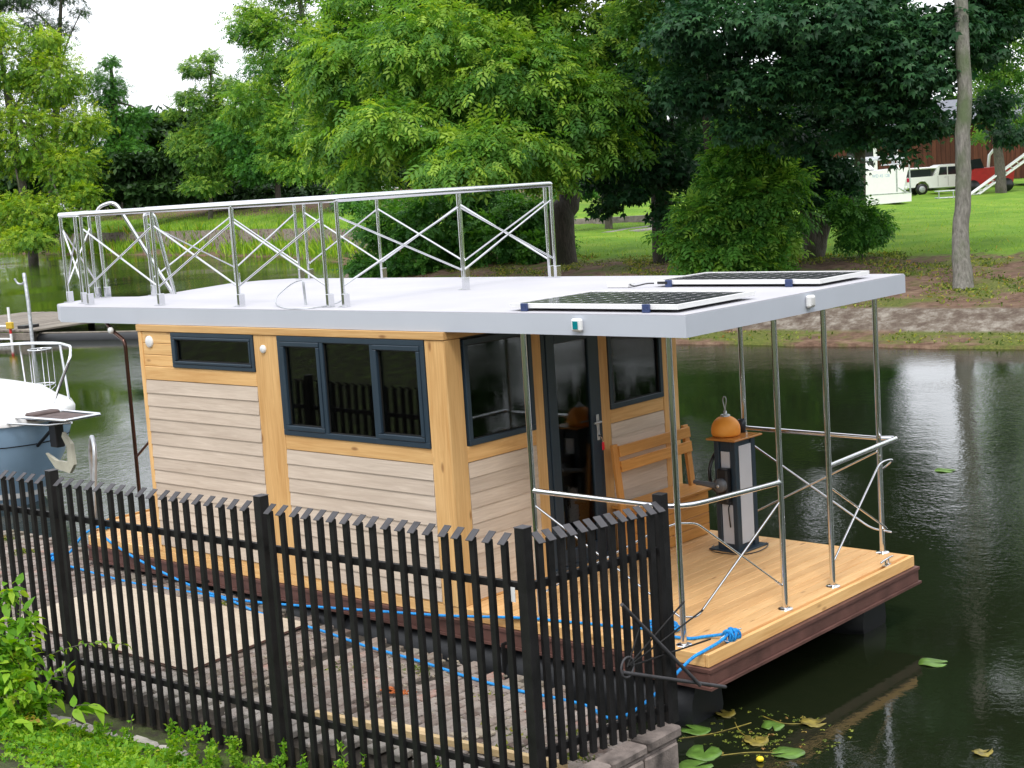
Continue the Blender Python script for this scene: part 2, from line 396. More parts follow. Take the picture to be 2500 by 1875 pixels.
def tree_thing(name, label, base, lobes, n, tpl, size, mat, barkm, r0, group=None, top=None, limbs=9, lean=(0, 0), droop=.6, clump_r=.7, per=26, cat='tree', zmin=None, keep=None, tr=None, flat=.6, rads=None):
    t = thing(name, label, cat, tuple(base), 0, group)
    if rads is not None: tr_r = rads
    b0 = np.array(base, float); cs = np.array([l[0] for l in lobes]); top_ = np.array(top if top is not None else cs[cs[:, 2].argmax()])
    mb = MB()
    pts = tr if tr is not None else [b0 - [0, 0, .25], b0 + (top_ - b0) * .33 + [lean[0], lean[1], 0], b0 + (top_ - b0) * .66 + [lean[0] * .5, 0, 0], top_]
    pts = [np.array(p) - b0 for p in pts]
    rad = [r0 * 1.25, r0, r0 * .82, r0 * .3] if tr is None else list(np.linspace(r0 * 1.15, r0 * .45, len(pts)))
    if rads is not None: rad = rads
    trunk_mb(mb, pts, rad, 12, .03)
    for (c, r) in lobes[:limbs]:
        c = np.array(c) - b0; f_ = RNG.uniform(.35, .75); s_ = np.array(pts[1]) * (1 - f_) + np.array(pts[-1]) * f_
        md = (s_ + c) / 2 + RNG.normal(size=3) * .25 + [0, 0, .2]
        trunk_mb(mb, [s_, md, c], [r0 * .38, r0 * .24, r0 * .08], 6)
    mb.build('trunk', barkm, t)
    L = [(np.array(c) - b0, r) for c, r in lobes]
    kk = None
    if keep is not None: kk = lambda p: keep(p + b0)
    crown(t, L, n, tpl, size, mat, clump_r, per, droop, flat, None if zmin is None else zmin - b0[2], keep=kk)
    return t
WL, ZQ = -.55, -.30
def base_to(root, loc):
    """move a thing's Empty to its base, leaving its parts where they are"""
    loc = Vector(loc); root.location = loc
    for ch in root.children: ch.location = ch.location - loc
# ------------------------------------------------------------------ water
wo_ = from_py('river_water', [(-700, -300, WL), (300, -300, WL), (300, 500, WL), (-700, 500, WL)], [(0, 1, 2, 3)], M['water']); wo_['kind'] = 'structure'
# ------------------------------------------------------------------ far bank
SH = [(90, 27), (60, 24), (30, 21.8), (0, 19.75), (-14, 18.8), (-24, 20.5), (-34, 28), (-46, 41), (-53, 46.5), (-64, 52), (-82, 57), (-120, 66), (-220, 85), (-500, 150)]
DI = np.array([-.25, .968])
SQ = np.array([x * .968 + y * .25 for x, y in SH])[::-1]; SP = np.array([-.25 * x + .968 * y for x, y in SH])[::-1]
RS = [-.3, 0, .6, 1.25, 1.45, 2.1, 3, 4, 5, 6.5, 8, 10, 12, 14, 17, 24, 40, 70, 120, 300, 700]
RZ = [-1.6, -.50, -.46, -.40, -.36, .0, .06, .13, .20, .29, .37, .46, .57, .64, .67, .68, .69, .7, .7, .8, .8]
LS = [-.3, 0, .6, 2.0, 3.0, 3.2, 4, 5, 6.5, 8, 9.5, 11, 13, 15, 18, 25, 40, 70, 120, 300, 700]
LZ = [-1.6, -.50, -.46, -.38, -.30, 1.05, 1.15, 1.35, 1.6, 1.85, 2.05, 2.25, 2.5, 2.7, 2.85, 2.9, 3, 3, 3, 3, 3]
def leftness(q): return 1 / (1 + np.exp((q + 34) / 4.0))
def shore_p(q): return np.interp(q, SQ, SP)
def ground(x, y):
    q = x * .968 + y * .25; p = -.25 * x + .968 * y; s = p - shore_p(q); wl = leftness(q)
    return float(np.interp(s, RS, RZ) * (1 - wl) + np.interp(s, LS, LZ) * wl)
def inland(x, y): return (-.25 * x + .968 * y) - shore_p(x * .968 + y * .25)
qs = np.concatenate([np.arange(-480, -120, 6), np.arange(-120, -60, 1.5), np.arange(-60, -30, .6), np.arange(-30, 20, .3), np.arange(20, 95, 3)])
sub = []
for i in range(len(RS) - 1):
    k = 3 if RS[i + 1] - RS[i] < 60 and i > 4 else 1
    sub += [i + j / k for j in range(k)]
sub.append(len(RS) - 1)
V = []; gr = []; wa = []; lf = []
for r in sub:
    sr, sl = np.interp(r, range(len(RS)), RS), np.interp(r, range(len(LS)), LS)
    zr, zl = np.interp(r, range(len(RZ)), RZ), np.interp(r, range(len(LZ)), LZ)
    for q in qs:
        wl = leftness(q); s = sr * (1 - wl) + sl * wl; z = zr * (1 - wl) + zl * wl
        p = shore_p(q) + s; nz = .04 * math.sin(q * 1.7 + s * 2.1) * math.sin(q * .61 - s * 1.3) + .03 * math.sin(q * 4.1 + 3 * s)
        if 0 <= s < 3.4: p += .07 * math.sin(q * 2.3) + .04 * math.sin(q * 6.1 + 1)
        if s > 1.9: z += nz * min(1, (s - 1.9) / 3)
        V.append((q * .968 - p * .25, q * .25 + p * .968, z))
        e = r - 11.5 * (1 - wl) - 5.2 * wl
        gr.append(1 / (1 + math.exp(-e * 2.2)) * (1 - wl * (1 / (1 + math.exp(-(s - 8.5) / 1.0))))); wa.append(1.0 if 3.2 < r < 5.1 else 0.0); lf.append(wl)  # left bank: tree shade behind the front grass painted by fading to soil
nq = len(qs); Fc = [(i * nq + j, i * nq + j + 1, (i + 1) * nq + j + 1, (i + 1) * nq + j) for i in range(len(sub) - 1) for j in range(nq - 1)]
mt, n, b = new_mat('far_bank_ground')
ag = N(n, 'ShaderNodeAttribute', attribute_name='grassy'); aw = N(n, 'ShaderNodeAttribute', attribute_name='walled'); al = N(n, 'ShaderNodeAttribute', attribute_name='leftish')
v = coords(n); f1 = noise(n, v, .55, 6, .65); f2 = noise(n, v, 3.5, 5, .7); f3 = noise(n, v, 16, 4, .7)
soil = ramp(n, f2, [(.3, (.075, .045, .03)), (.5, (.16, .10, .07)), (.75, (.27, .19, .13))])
grass = ramp(n, f1, [(.34, (.06, .15, .014)), (.5, (.13, .26, .02)), (.64, (.25, .33, .045))])
grass = mix(n, .5, grass, ramp(n, f3, [(.3, (.07, .17, .012)), (.7, (.22, .36, .04))]))
weed = ramp(n, f3, [(.3, (.06, .085, .02)), (.7, (.17, .18, .045))])
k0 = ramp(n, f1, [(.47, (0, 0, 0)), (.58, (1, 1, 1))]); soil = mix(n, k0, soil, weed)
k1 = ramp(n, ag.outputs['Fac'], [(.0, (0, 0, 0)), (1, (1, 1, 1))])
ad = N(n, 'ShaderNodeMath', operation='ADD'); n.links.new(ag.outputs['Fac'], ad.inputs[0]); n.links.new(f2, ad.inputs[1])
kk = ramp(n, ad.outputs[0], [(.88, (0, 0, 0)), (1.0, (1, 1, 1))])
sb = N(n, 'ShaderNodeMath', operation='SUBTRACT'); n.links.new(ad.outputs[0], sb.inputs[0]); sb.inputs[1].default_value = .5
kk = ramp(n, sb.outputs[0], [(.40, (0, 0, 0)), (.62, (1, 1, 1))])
c = mix(n, kk, soil, grass)  # soil colour also draws the painted tree shade on the left bank
stone = ramp(n, noise(n, coords(n, (1, 1, 2)), 2.6, 8, .75), [(.32, (.075, .05, .04)), (.48, (.15, .12, .095)), (.66, (.34, .31, .265))])
lw = mix(n, al.outputs['Fac'], stone, ramp(n, f2, [(.38, (.08, .05, .042)), (.5, (.24, .20, .175)), (.62, (.09, .12, .04))]))
c = mix(n, aw.outputs['Fac'], c, lw)
n.links.new(c, b.inputs['Base Color']); b.inputs['Roughness'].default_value = .95; b.inputs['Specular IOR Level'].default_value = .15; bump(n, b, f3, .6, .06)
M['bank'] = mt
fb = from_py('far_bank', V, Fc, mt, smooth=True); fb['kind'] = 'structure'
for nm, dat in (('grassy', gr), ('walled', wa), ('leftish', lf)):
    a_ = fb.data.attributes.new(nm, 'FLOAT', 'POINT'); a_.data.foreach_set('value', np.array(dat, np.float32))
# path and low wall in the park
M['path'] = plain('path_asphalt', (.30, .27, .26), .9, nscale=3, var=.2, bmp=.3); M['stonewall'] = plain('low_stone_wall', (.30, .25, .24), .9, nscale=4, var=.4, bmp=.5)
def gpt(u, v, z): 
    r = ROT.T @ np.array([(u - 1250) / F_PX, (v - 937.5) / F_PX, 1.0]); t = (z - CAM[2]) / r[2]; return CAM + t * r
pa, pb = gpt(1150, 588, .7), gpt(1720, 556, .7); qa, qb = gpt(1150, 571, .7), gpt(1720, 541, .7)
from_py('path', [(*pa[:2], .55), (*pb[:2], .55), (*qb[:2], .55), (*qa[:2], .55), (*pa[:2], .75), (*pb[:2], .75), (*qb[:2], .75), (*qa[:2], .75)],
        [(4, 5, 6, 7), (0, 1, 5, 4), (1, 2, 6, 5), (2, 3, 7, 6), (3, 0, 4, 7)], M['path'])['kind'] = 'structure'
dq = (qb - qa) / np.linalg.norm(qb - qa); nq_ = np.array([-dq[1], dq[0], 0]) * .4
from_py('low_wall', [(*(p_ + o_)[:2], z_) for z_ in (.5, 1.15) for p_, o_ in ((qa, 0 * nq_), (qb, 0 * nq_), (qb, nq_), (qa, nq_))],
        [(4, 5, 6, 7), (0, 1, 5, 4), (1, 2, 6, 5), (2, 3, 7, 6), (3, 0, 4, 7)], M['stonewall'])
tag(bpy.data.objects['low_wall'], 'low pinkish stone wall edging the park path behind the tree trunks', 'wall')

# ------------------------------------------------------------------ near quay with its paving
FX = lambda x: -1.985 + (x - 2.46) * .0461         # line of the long fence run
mt, n, b = new_mat('paving_brick'); M['brick'] = mt
oi = N(n, 'ShaderNodeObjectInfo'); tc = N(n, 'ShaderNodeTexCoord')
geo = N(n, 'ShaderNodeNewGeometry')
isl = geo.outputs['Random Per Island']
ad = N(n, 'ShaderNodeMath', operation='ADD'); n.links.new(oi.outputs['Random'], ad.inputs[0]); n.links.new(isl, ad.inputs[1])
fr = N(n, 'ShaderNodeMath', operation='FRACT'); n.links.new(ad.outputs[0], fr.inputs[0])
c = ramp(n, fr.outputs[0], [(0, (.11, .075, .06)), (.35, (.19, .14, .115)), (.7, (.26, .21, .18)), (.92, (.32, .27, .235)), (1, (.32, .14, .10))])
gp = N(n, 'ShaderNodeMapping'); n.links.new(geo.outputs['Position'], gp.inputs[0])
c = mix(n, ramp(n, noise(n, gp.outputs[0], 7, 6, .7), [(.42, (0, 0, 0)), (.7, (.8, .8, .8))]), c, (.34, .31, .28))
c = mix(n, ramp(n, noise(n, gp.outputs[0], 1.1, 5, .6), [(.5, (0, 0, 0)), (.72, (.7, .7, .7))]), c, (.11, .115, .06))
c = mix(n, ramp(n, noise(n, gp.outputs[0], 30, 3, .6), [(.3, (.5, .5, .5)), (.46, (0, 0, 0))]), c, (.05, .04, .034))
pale = N(n, 'ShaderNodeSeparateXYZ'); n.links.new(geo.outputs['Position'], pale.inputs[0])
mr = N(n, 'ShaderNodeMapRange'); n.links.new(pale.outputs['Y'], mr.inputs[0]); mr.inputs[1].default_value = -1.45; mr.inputs[2].default_value = -1.8
ml = N(n, 'ShaderNodeMath', operation='MULTIPLY'); n.links.new(mr.outputs[0], ml.inputs[0])
nn_ = N(n, 'ShaderNodeMath', operation='MULTIPLY'); n.links.new(noise(n, gp.outputs[0], 2.3, 3), nn_.inputs[0]); nn_.inputs[1].default_value = 1.2
n.links.new(nn_.outputs[0], ml.inputs[1]); c = mix(n, ml.outputs[0], c, (.36, .34, .31))
n.links.new(c, b.inputs['Base Color']); b.inputs['Roughness'].default_value = .85; bump(n, b, noise(n, gp.outputs[0], 40, 4, .7), .6, .01)
M['soil'] = plain('dark_soil', (.035, .028, .02), .95, nscale=10, var=.4, bmp=.8)
M['concrete'] = plain('old_concrete', (.17, .14, .125), .9, nscale=6, var=.7, bmp=1.0)
edge = [(-14, 1.05), (-9, .62), (-6.2, .42), (-1.5, -.1), (1.3, -.40), (2.0, -.70), (2.60, -.93)]
poly = edge + [(2.60, FX(2.6) - .02), (-14, FX(-14) + .06)]
qm = MB().prism(poly, -1.6, -.345); quay = qm.build('quay', M['soil']); quay['kind'] = 'structure'
def in_quay(x, y):
    return -13.5 < x < 2.55 and y > FX(x) + .14 and y < np.interp(x, [p[0] for p in edge], [p[1] for p in edge]) - .04
bw, bl = .098, .205
def bz(x, y):
    z = ZQ + .012 * math.sin(x * 1.3) + .008 * math.sin(y * 3 + x)
    return z - .05 * math.exp(-((x + 1.05 + .25 * y) / .13) ** 2) - .04 * math.exp(-((x - .1 + .2 * y) / .1) ** 2)
cells = []
i = 0; x = -13.4
while x < 2.55:
    y = -3 + (bl / 2 if i % 2 else 0)
    while y < 1.1:
        if in_quay(x, y): cells.append((x, y))
        y += bl + .008
    x += bw + .007; i += 1
cells.sort(key=lambda p: (p[0] - CAM[0]) ** 2 + (p[1] - CAM[1]) ** 2)
src = MB().box((-bw / 2, -bl / 2, -.05), (bw / 2, bl / 2, 0), .007).build('brick', M['brick'], quay)
first = True; rest = MB(); gaps = 0
for (x, y) in cells:
    z = bz(x, y) + random.uniform(-.006, .006)
    if random.random() < .012: continue
    rz = random.gauss(0, .02); tx, ty = random.gauss(0, .02), random.gauss(0, .015)
    if gaps < 300:
        if first: o = src; o.location = (x, y, z); o.rotation_euler = (tx, ty, rz); first = False
        else: o = inst(src, 'brick', (x, y, z), quay, (tx, ty, rz))
        gaps += 1
    else:
        T = Matrix.Translation((x, y, z)) @ Matrix.Rotation(rz, 4, 'Z') @ Matrix.Rotation(tx, 4, 'X')
        rest.box((-bw / 2, -bl / 2, -.05), (bw / 2, bl / 2, 0), .006, T)
rest.build('paving_bricks', M['brick'], quay)['kind'] = 'stuff'
# raised kerb wall at the end of the quay, its stones one by one
kerb = thing('quay_end_wall', 'low grey stone wall at the quay end under the short fence run', 'wall', (2.67, -1.6, -.9))
bxo('wall_core', (-.06, -.75, -.5), (.055, .60, .735), M['concrete'], kerb, .01)
for k in range(4):
    bxo('coping_stone', (-.075, -.74 + k * .345, .742), (.072, -.74 + k * .345 + .335, .80 + (.012 if k == 3 else 0)), M['concrete'], kerb, .012)
    for r in range(3): bxo('wall_stone', (.058, -.74 + k * .345 + (.1 if r % 2 else 0) - .05, .02 + r * .24), (.075 + random.uniform(0, .01), -.74 + k * .345 + .28 + (.1 if r % 2 else 0) - .0, .02 + r * .24 + .225), M['concrete'], kerb, .012)
# near grassy bank
mt, n, b = new_mat('near_bank_ground'); v = coords(n)
c = ramp(n, noise(n, v, 5, 6, .7), [(.35, (.03, .025, .015)), (.55, (.06, .08, .02)), (.7, (.10, .16, .025))])
n.links.new(c, b.inputs['Base Color']); b.inputs['Roughness'].default_value = .95; bump(n, b, noise(n, v, 22, 4, .7), .8, .04)
def nearz(x, y):
    d = FX(x) - y - .05; z = -.50 + .27 * max(0, d - .18) + (.03 * math.sin(x * 3.1 + y) * math.sin(y * 2.3) if d > .2 else 0)
    if x > 2.72 and y > -5: z -= min(1.6, (x - 2.72) * 3) * min(1, (y + 5) / 1.0)
    return z
gx = np.concatenate([np.arange(-22, -6, 1), np.arange(-6, 3.2, .12), np.arange(3.2, 22, 1)]); gy = np.concatenate([np.arange(-30, -6, 1.5), np.arange(-6, -2.9, .2), np.arange(-2.9, -1.9, .05)])
V = []; 
for yy in gy:
    for xx in gx: V.append((xx, min(yy, FX(xx) + .03), nearz(xx, min(yy, FX(xx) + .03))))
Fc = [(i * len(gx) + j, i * len(gx) + j + 1, (i + 1) * len(gx) + j + 1, (i + 1) * len(gx) + j) for i in range(len(gy) - 1) for j in range(len(gx) - 1)]
nb = from_py('near_bank', V, Fc, mt, smooth=True); nb['kind'] = 'structure'
M['cobble'] = plain('grey_cobble', (.34, .32, .29), .85, nscale=8, var=.3, bmp=.5)
for k in range(11):
    cx = -1.95 + k * .15 + random.uniform(-.03, .03); cy = -2.53 + .045 * (cx + 1.6) + random.uniform(-.02, .02) + .09
    sx, sy = random.uniform(.045, .075), random.uniform(.035, .055)
    mb = MB().box((-sx, -sy, -.08), (sx, sy, .035), .02); o = mb.build('cobblestone', M['cobble'], nb)
    o.location = (cx, cy, nearz(cx, cy) - random.uniform(0, .02)); o.rotation_euler = (random.gauss(.1, .08), random.gauss(0, .08), random.gauss(0, .2))


# ------------------------------------------------------------------ houseboat
HB = thing('houseboat', 'wooden houseboat with flat grey roof, beige lapped cladding and open front deck', 'houseboat')
W = 2.97; L0 = -3.96; ZR = 2.15
def wmb(lo, hi, c=.004): return MB().box(lo, hi, c)
# pontoons (two black floats with raked ends)
def pontoon(y0):
    mb = MB(); r = .29; prof = []
    xs = [(-5.05, .3), (-4.75, .8), (-4.5, 1), (1.75, 1), (2.0, .75), (2.1, .45)]
    rings = []; n_ = 16
    for (x, k) in xs:
        rings.append([(x, y0 + r * k ** .5 * math.cos(a), -.50 + (r * math.sin(a) if math.sin(a) < 0 else r * math.sin(a)) * (k if math.sin(a) < 0 else 1)) for a in [2 * math.pi * j / n_ for j in range(n_)]])
    vs = [p for q in rings for p in q]; fs = [(i * n_ + j, i * n_ + (j + 1) % n_, (i + 1) * n_ + (j + 1) % n_, (i + 1) * n_ + j) for i in range(len(xs) - 1) for j in range(n_)]
    mb.add(vs, fs, True); mb.add(rings[0], [tuple(range(n_))]); mb.add(rings[-1], [tuple(range(n_))])
    o = mb.build('pontoon', M['hull'], HB)
    for x in (-3.2, -1.4, .45): MB().box((x, y0 - .302, -.62), (x + .012, y0 + .302, -.19), .004).build('seam', M['gasket'], o)
pontoon(.22); pontoon(2.62)
# steel frame and deck
DX0, DX1 = -5.15, 2.28
deck_poly = [(DX0, 0.0), (DX1, 0.0), (DX1, W), (DX0, W), (-5.68, W - .55), (-5.68, .55)]
def offs(poly, d):
    out = []; k = len(poly)
    for i in range(k):
        a = Vector(poly[i - 1]); b_ = Vector(poly[i]); c = Vector(poly[(i + 1) % k])
        n1 = Vector(((b_ - a).y, -(b_ - a).x)).normalized(); n2 = Vector(((c - b_).y, -(c - b_).x)).normalized()
        t = n1 + n2; t = t / max(.3, t.dot(n1)); out.append(tuple(b_ + t * d))
    return out
mb = MB().prism(offs(deck_poly, .035), -.118, -.094); mb.prism(offs(deck_poly, -.04), -.215, -.118); mb.prism(offs(deck_poly, .045), -.235, -.215)
mb.build('steel_frame', M['steelbrown'], HB)
# cross section of the flange: brown web set out to the front
mb = MB().box((DX1 + .0, -.03, -.214), (DX1 + .025, W + .03, -.119), .003); mb.box((DX0, -.026, -.214), (DX1, -.004, -.119), .003); mb.build('frame_web', M['steelbrown'], HB)
MB().prism(offs(deck_poly, -.02), -.090, -.032).build('deck_core', M['pine_x'], HB)
dk = bpy.data.objects.new('deck', None); COL.objects.link(dk); dk.parent = HB; dk.empty_display_size = .1
x = 0.004; bwid = .0945
src = None
while x + bwid < DX1 - .03:
    if src is None: src = MB().box((0, 0, -.027), (bwid, W - .036, 0), .004).build('deck_board', M['deck'], dk); src.location = (x, .018, 0); o = src
    else: o = inst(src, 'deck_board', (x, .018, random.uniform(-.001, .001)), dk)
    x += bwid + .0062
lastx = x
x = L0 - .01 - bwid
while x > -5.66:
    yc = max(.018, .55 - (x + 5.68) * (.55 / .53)) if x < DX0 else .018
    mb = MB().box((0, yc, -.027), (bwid, W - yc, 0), .004); o = mb.build('deck_board', M['deck'], dk); o.location = (x, 0, 0)
    x -= bwid + .0062
# edge boards
bxo('edge_board', (DX1 - .028, -.004, -.090), (DX1 + .004, W + .004, .0005), M['pine_y'], HB, .004)
bxo('edge_board', (-5.15, -.006, -.091), (DX1 - .03, .016, .0), M['pine_x'], HB, .004)
bxo('edge_board', (-5.15, W - .016, -.091), (DX1 - .03, W + .006, .0), M['pine_x'], HB, .004)
for a, b_ in (((-5.15, 0), (-5.68, .55)), ((-5.68, .55), (-5.68, W - .55)), ((-5.68, W - .55), (-5.15, W))):
    a = Vector(a); b_ = Vector(b_); d = b_ - a; ang = math.atan2(d.y, d.x)
    mb = MB().box((0, -.012, -.09), (d.length, .012, .0), .003); o = mb.build('edge_board', M['pine_x'], HB); o.location = (a.x, a.y, 0); o.rotation_euler = (0, 0, ang)
# ---- long side wall (y = 0)
def wall(name): 
    o = bpy.data.objects.new(name, None); COL.objects.link(o); o.parent = HB; o.empty_display_size = .1; return o
SW = wall('side_wall')
T = .045
def sboard(x0, x1, z0, z1, ax, out=0.0, nm='timber'):
    return bxo(nm, (x0, -out, z0), (x1, T, z1), M['pine_' + ax], SW, .004)
sboard(-.205, -.003, .0, 2.082, 'z', .012, 'post'); sboard(-2.27, -1.955, .012, 2.082, 'z', .010, 'post'); sboard(L0, L0 + .055, 0, 2.082, 'z', .012, 'post')
sboard(L0 - .01, .012, 2.086, ZR - .003, 'x', .022, 'beam')
sboard(L0 + .055, -.207, .0, .05, 'x', .005, 'sill_beam'); 
sboard(-1.953, -.207, 1.112, 1.236, 'x', .008, 'beam'); sboard(L0 + .057, -2.272, 1.635, 1.76, 'x', .008, 'beam')
for k in range(3): sboard(L0 + .057, -3.450, 1.763 + k * .107, 1.763 + k * .107 + .104, 'x', .004, 'board')
def cladding(x0, x1, z0, z1, parent, axis):
    p = .121; z = z1 - p; first = None
    mb = MB()
    ln = x1 - x0
    if axis == 'x': vs = [(0, -.004, p - .002), (0, -.014, .0), (0, .0, .0), (0, .01, p - .002)]
    else: vs = [(.004, 0, p - .002), (.009, 0, .0), (0, 0, 0), (-.01, 0, p - .002)]
    e = Vector((ln, 0, 0)) if axis == 'x' else Vector((0, ln, 0))
    mb.add(vs + [tuple(Vector(q) + e) for q in vs], [(0, 1, 5, 4), (1, 2, 6, 5), (2, 3, 7, 6), (3, 0, 4, 7), (0, 3, 2, 1), (4, 5, 6, 7)])
    src = None
    while z > z0 - p * .7:
        loc = (x0, -.001, z) if axis == 'x' else (.001, x0, z)
        if src is None: src = mb.build('cladding_board', M['clad_' + axis], parent); src.location = loc
        else: inst(src, 'cladding_board', loc, parent)
        z -= p
    return src
cladding(L0 + .058, -2.273, .06, 1.632, SW, 'x'); cladding(-1.952, -.208, .06, 1.11, SW, 'x')
# lining and cavity behind
LN = M['interior']
def lin(lo, hi): bxo('lining', lo, hi, LN, SW, 0)
lin((L0 + .02, .046, .0), (-3.455, .07, 2.13)); lin((-3.455, .046, 0), (-2.262, .07, 1.757)); lin((-3.455, .046, 2.095), (-2.262, .07, 2.13))
lin((-2.262, .046, 0), (-1.955, .07, 2.13)); lin((-1.955, .046, 0), (-.215, .07, 1.235)); lin((-1.955, .046, 2.095), (-.215, .07, 2.13)); lin((-.215, .046, 0), (-.02, .07, 2.13))
# ---- windows
def window(name, wall_, x0, x1, z0, z1, axis, sashes, label=None, depth=.05):
    """frame in the plane of the wall, proud by 8 mm; sashes: (a, b, opening)"""
    def bx(a0, a1, z0_, z1_, d0, d1, c=.003):
        return ((a0, d0, z0_), (a1, d1, z1_)) if axis == 'x' else ((-d1, a0, z0_), (-d0, a1, z1_))
    fw = .045 if z1 - z0 > .5 else .036; mb = MB()
    for a0, a1, q0, q1 in ((x0, x1, z1 - fw, z1), (x0, x1, z0, z0 + fw), (x0, x0 + fw, z0 + fw, z1 - fw), (x1 - fw, x1, z0 + fw, z1 - fw)):
        lo, hi = bx(a0, a1, q0, q1, -.020, depth); mb.box(lo, hi, .003)
    f = mb.build(name, M['anthracite'], wall_)
    if label: f['label'] = label
    for (a, b_, op) in sashes:
        if a > x0 + .01:
            lo, hi = bx(a - .02, a + .02, z0 + fw, z1 - fw, -.018, depth); MB().box(lo, hi, .003).build('mullion', M['anthracite'], f)
        a_ = a + (fw if a <= x0 + .01 else .02); e_ = b_ - (fw if b_ >= x1 - .01 else .02)
        if op:
            sm = MB(); s_ = .042 if z1 - z0 > .5 else .026
            for u0, u1, q0, q1 in ((a_, e_, z1 - fw - s_, z1 - fw), (a_, e_, z0 + fw, z0 + fw + s_), (a_, a_ + s_, z0 + fw + s_, z1 - fw - s_), (e_ - s_, e_, z0 + fw + s_, z1 - fw - s_)):
                lo, hi = bx(u0 + .003, u1 - .003, q0 + .002, q1 - .002, -.027, .03); sm.box(lo, hi, .004)
            sm.build('sash', M['anthracite'], f); g = s_
        else: g = 0
        lo, hi = bx(a_ + g, e_ - g, z0 + fw + g, z1 - fw - g, .008, .014); MB().box(lo, hi).build('pane', M['glass'], f)
        gm = MB()
        for u0, u1, q0, q1 in ((a_ + g, e_ - g, z1 - fw - g - .008, z1 - fw - g), (a_ + g, e_ - g, z0 + fw + g, z0 + fw + g + .008), (a_ + g, a_ + g + .008, z0 + fw + g, z1 - fw - g), (e_ - g - .008, e_ - g, z0 + fw + g, z1 - fw - g)):
            lo, hi = bx(u0, u1, q0, q1, -.002, .0079); gm.box(lo, hi)
        gm.build('gasket', M['gasket'], f)
    return f
window('window', SW, -1.951, -.210, 1.238, 2.082, 'x', [(-1.951, -1.40, True), (-1.40, -.80, False), (-.80, -.210, True)], 'wide three-part dark blue window')
window('window', SW, -3.447, -2.274, 1.763, 2.082, 'x', [(-3.447, -2.274, True)], 'narrow dark blue window high in the wall')
# ---- front wall (x = 0)
FW = wall('front_wall')
def fboard(y0, y1, z0, z1, ax, out=.0, nm='timber'): return bxo(nm, (-T, y0, z0), (out, y1, z1), M['pine_' + ax], FW, .004)
fboard(-.010, .165, .0, 2.082, 'z', .010, 'post'); fboard(.98, 1.098, .0, 2.082, 'z', .010, 'post'); fboard(1.842, 1.96, .0, 2.082, 'z', .010, 'post'); fboard(2.742, W, 0, 2.082, 'z', .010, 'post')
fboard(.015, W, 2.086, ZR - .003, 'y', .012, 'beam')
fboard(.168, .978, 1.112, 1.236, 'y', .007, 'beam'); fboard(1.963, 2.740, 1.125, 1.245, 'y', .007, 'beam'); fboard(.168, .978, .0, .09, 'y', .006, 'sill_beam'); fboard(1.963, 2.740, .0, .09, 'y', .006, 'sill_beam')
cladding(.170, .977, .10, 1.11, FW, 'y'); cladding(1.965, 2.738, .10, 1.123, FW, 'y')
def linf(lo, hi): bxo('lining', lo, hi, LN, FW, 0)
linf((-.075, .08, 0), (-.046, .19, 2.13)); linf((-.075, .19, 0), (-.046, .98, 1.22)); linf((-.075, .98, 0), (-.046, 1.09, 2.13)); linf((-.075, 1.85, 0), (-.046, 1.97, 2.13))
linf((-.075, 1.97, 0), (-.046, 2.735, 1.23)); linf((-.075, 2.735, 0), (-.046, 2.9, 2.13)); linf((-.075, .19, 2.05), (-.046, 2.735, 2.13))
window('window', FW, .188, .978, 1.238, 2.066, 'y', [(.188, .978, False)], 'fixed dark window left of the door')
window('window', FW, 1.963, 2.738, 1.247, 2.066, 'y', [(1.963, 2.738, False)], 'fixed dark window right of the door')
# door
dr = MB()
for lo, hi in (((-.05, 1.10, 0.03), (.012, 1.145, 2.066)), ((-.05, 1.795, 0.03), (.012, 1.84, 2.066)), ((-.05, 1.145, 2.02), (.012, 1.795, 2.066)), ((-.05, 1.10, .0), (.03, 1.84, .03))): dr.box(lo, hi, .003)
door = dr.build('door', M['anthracite'], FW); door['label'] = 'dark blue glazed door'
lf_ = MB()
for lo, hi in (((-.02, 1.15, .034), (.022, 1.255, 2.016)), ((-.02, 1.685, .034), (.022, 1.79, 2.016)), ((-.02, 1.255, 1.90), (.022, 1.685, 2.016)), ((-.02, 1.255, .034), (.022, 1.685, .16))): lf_.box(lo, hi, .005)
lf_.build('door_leaf', M['anthracite'], door)
MB().box((-.004, 1.25, .155), (.004, 1.69, 1.905)).build('pane', M['glass'], door)
MB().box((.023, 1.74, 1.02), (.034, 1.775, 1.24), .004).tube(bend([(.03, 1.757, 1.18), (.075, 1.757, 1.18), (.075, 1.655, 1.18)], .02), .009, 8).build('handle', M['galv'], door)
MB().tube([(.035, 1.757, 1.06), (.06, 1.757, 1.06)], .012, 8).build('key', M['chrome'], door)
MB().box((.045, 1.772, .93), (.055, 1.802, 1.0), .004).build('key_tag', plain('red_tag', (.7, .01, .03), .4), door)
MB().tube([(.055, 1.757, 1.06), (.052, 1.775, 1.02), (.05, 1.787, .995)], .003, 6).build('key_ring', M['chrome'], door)
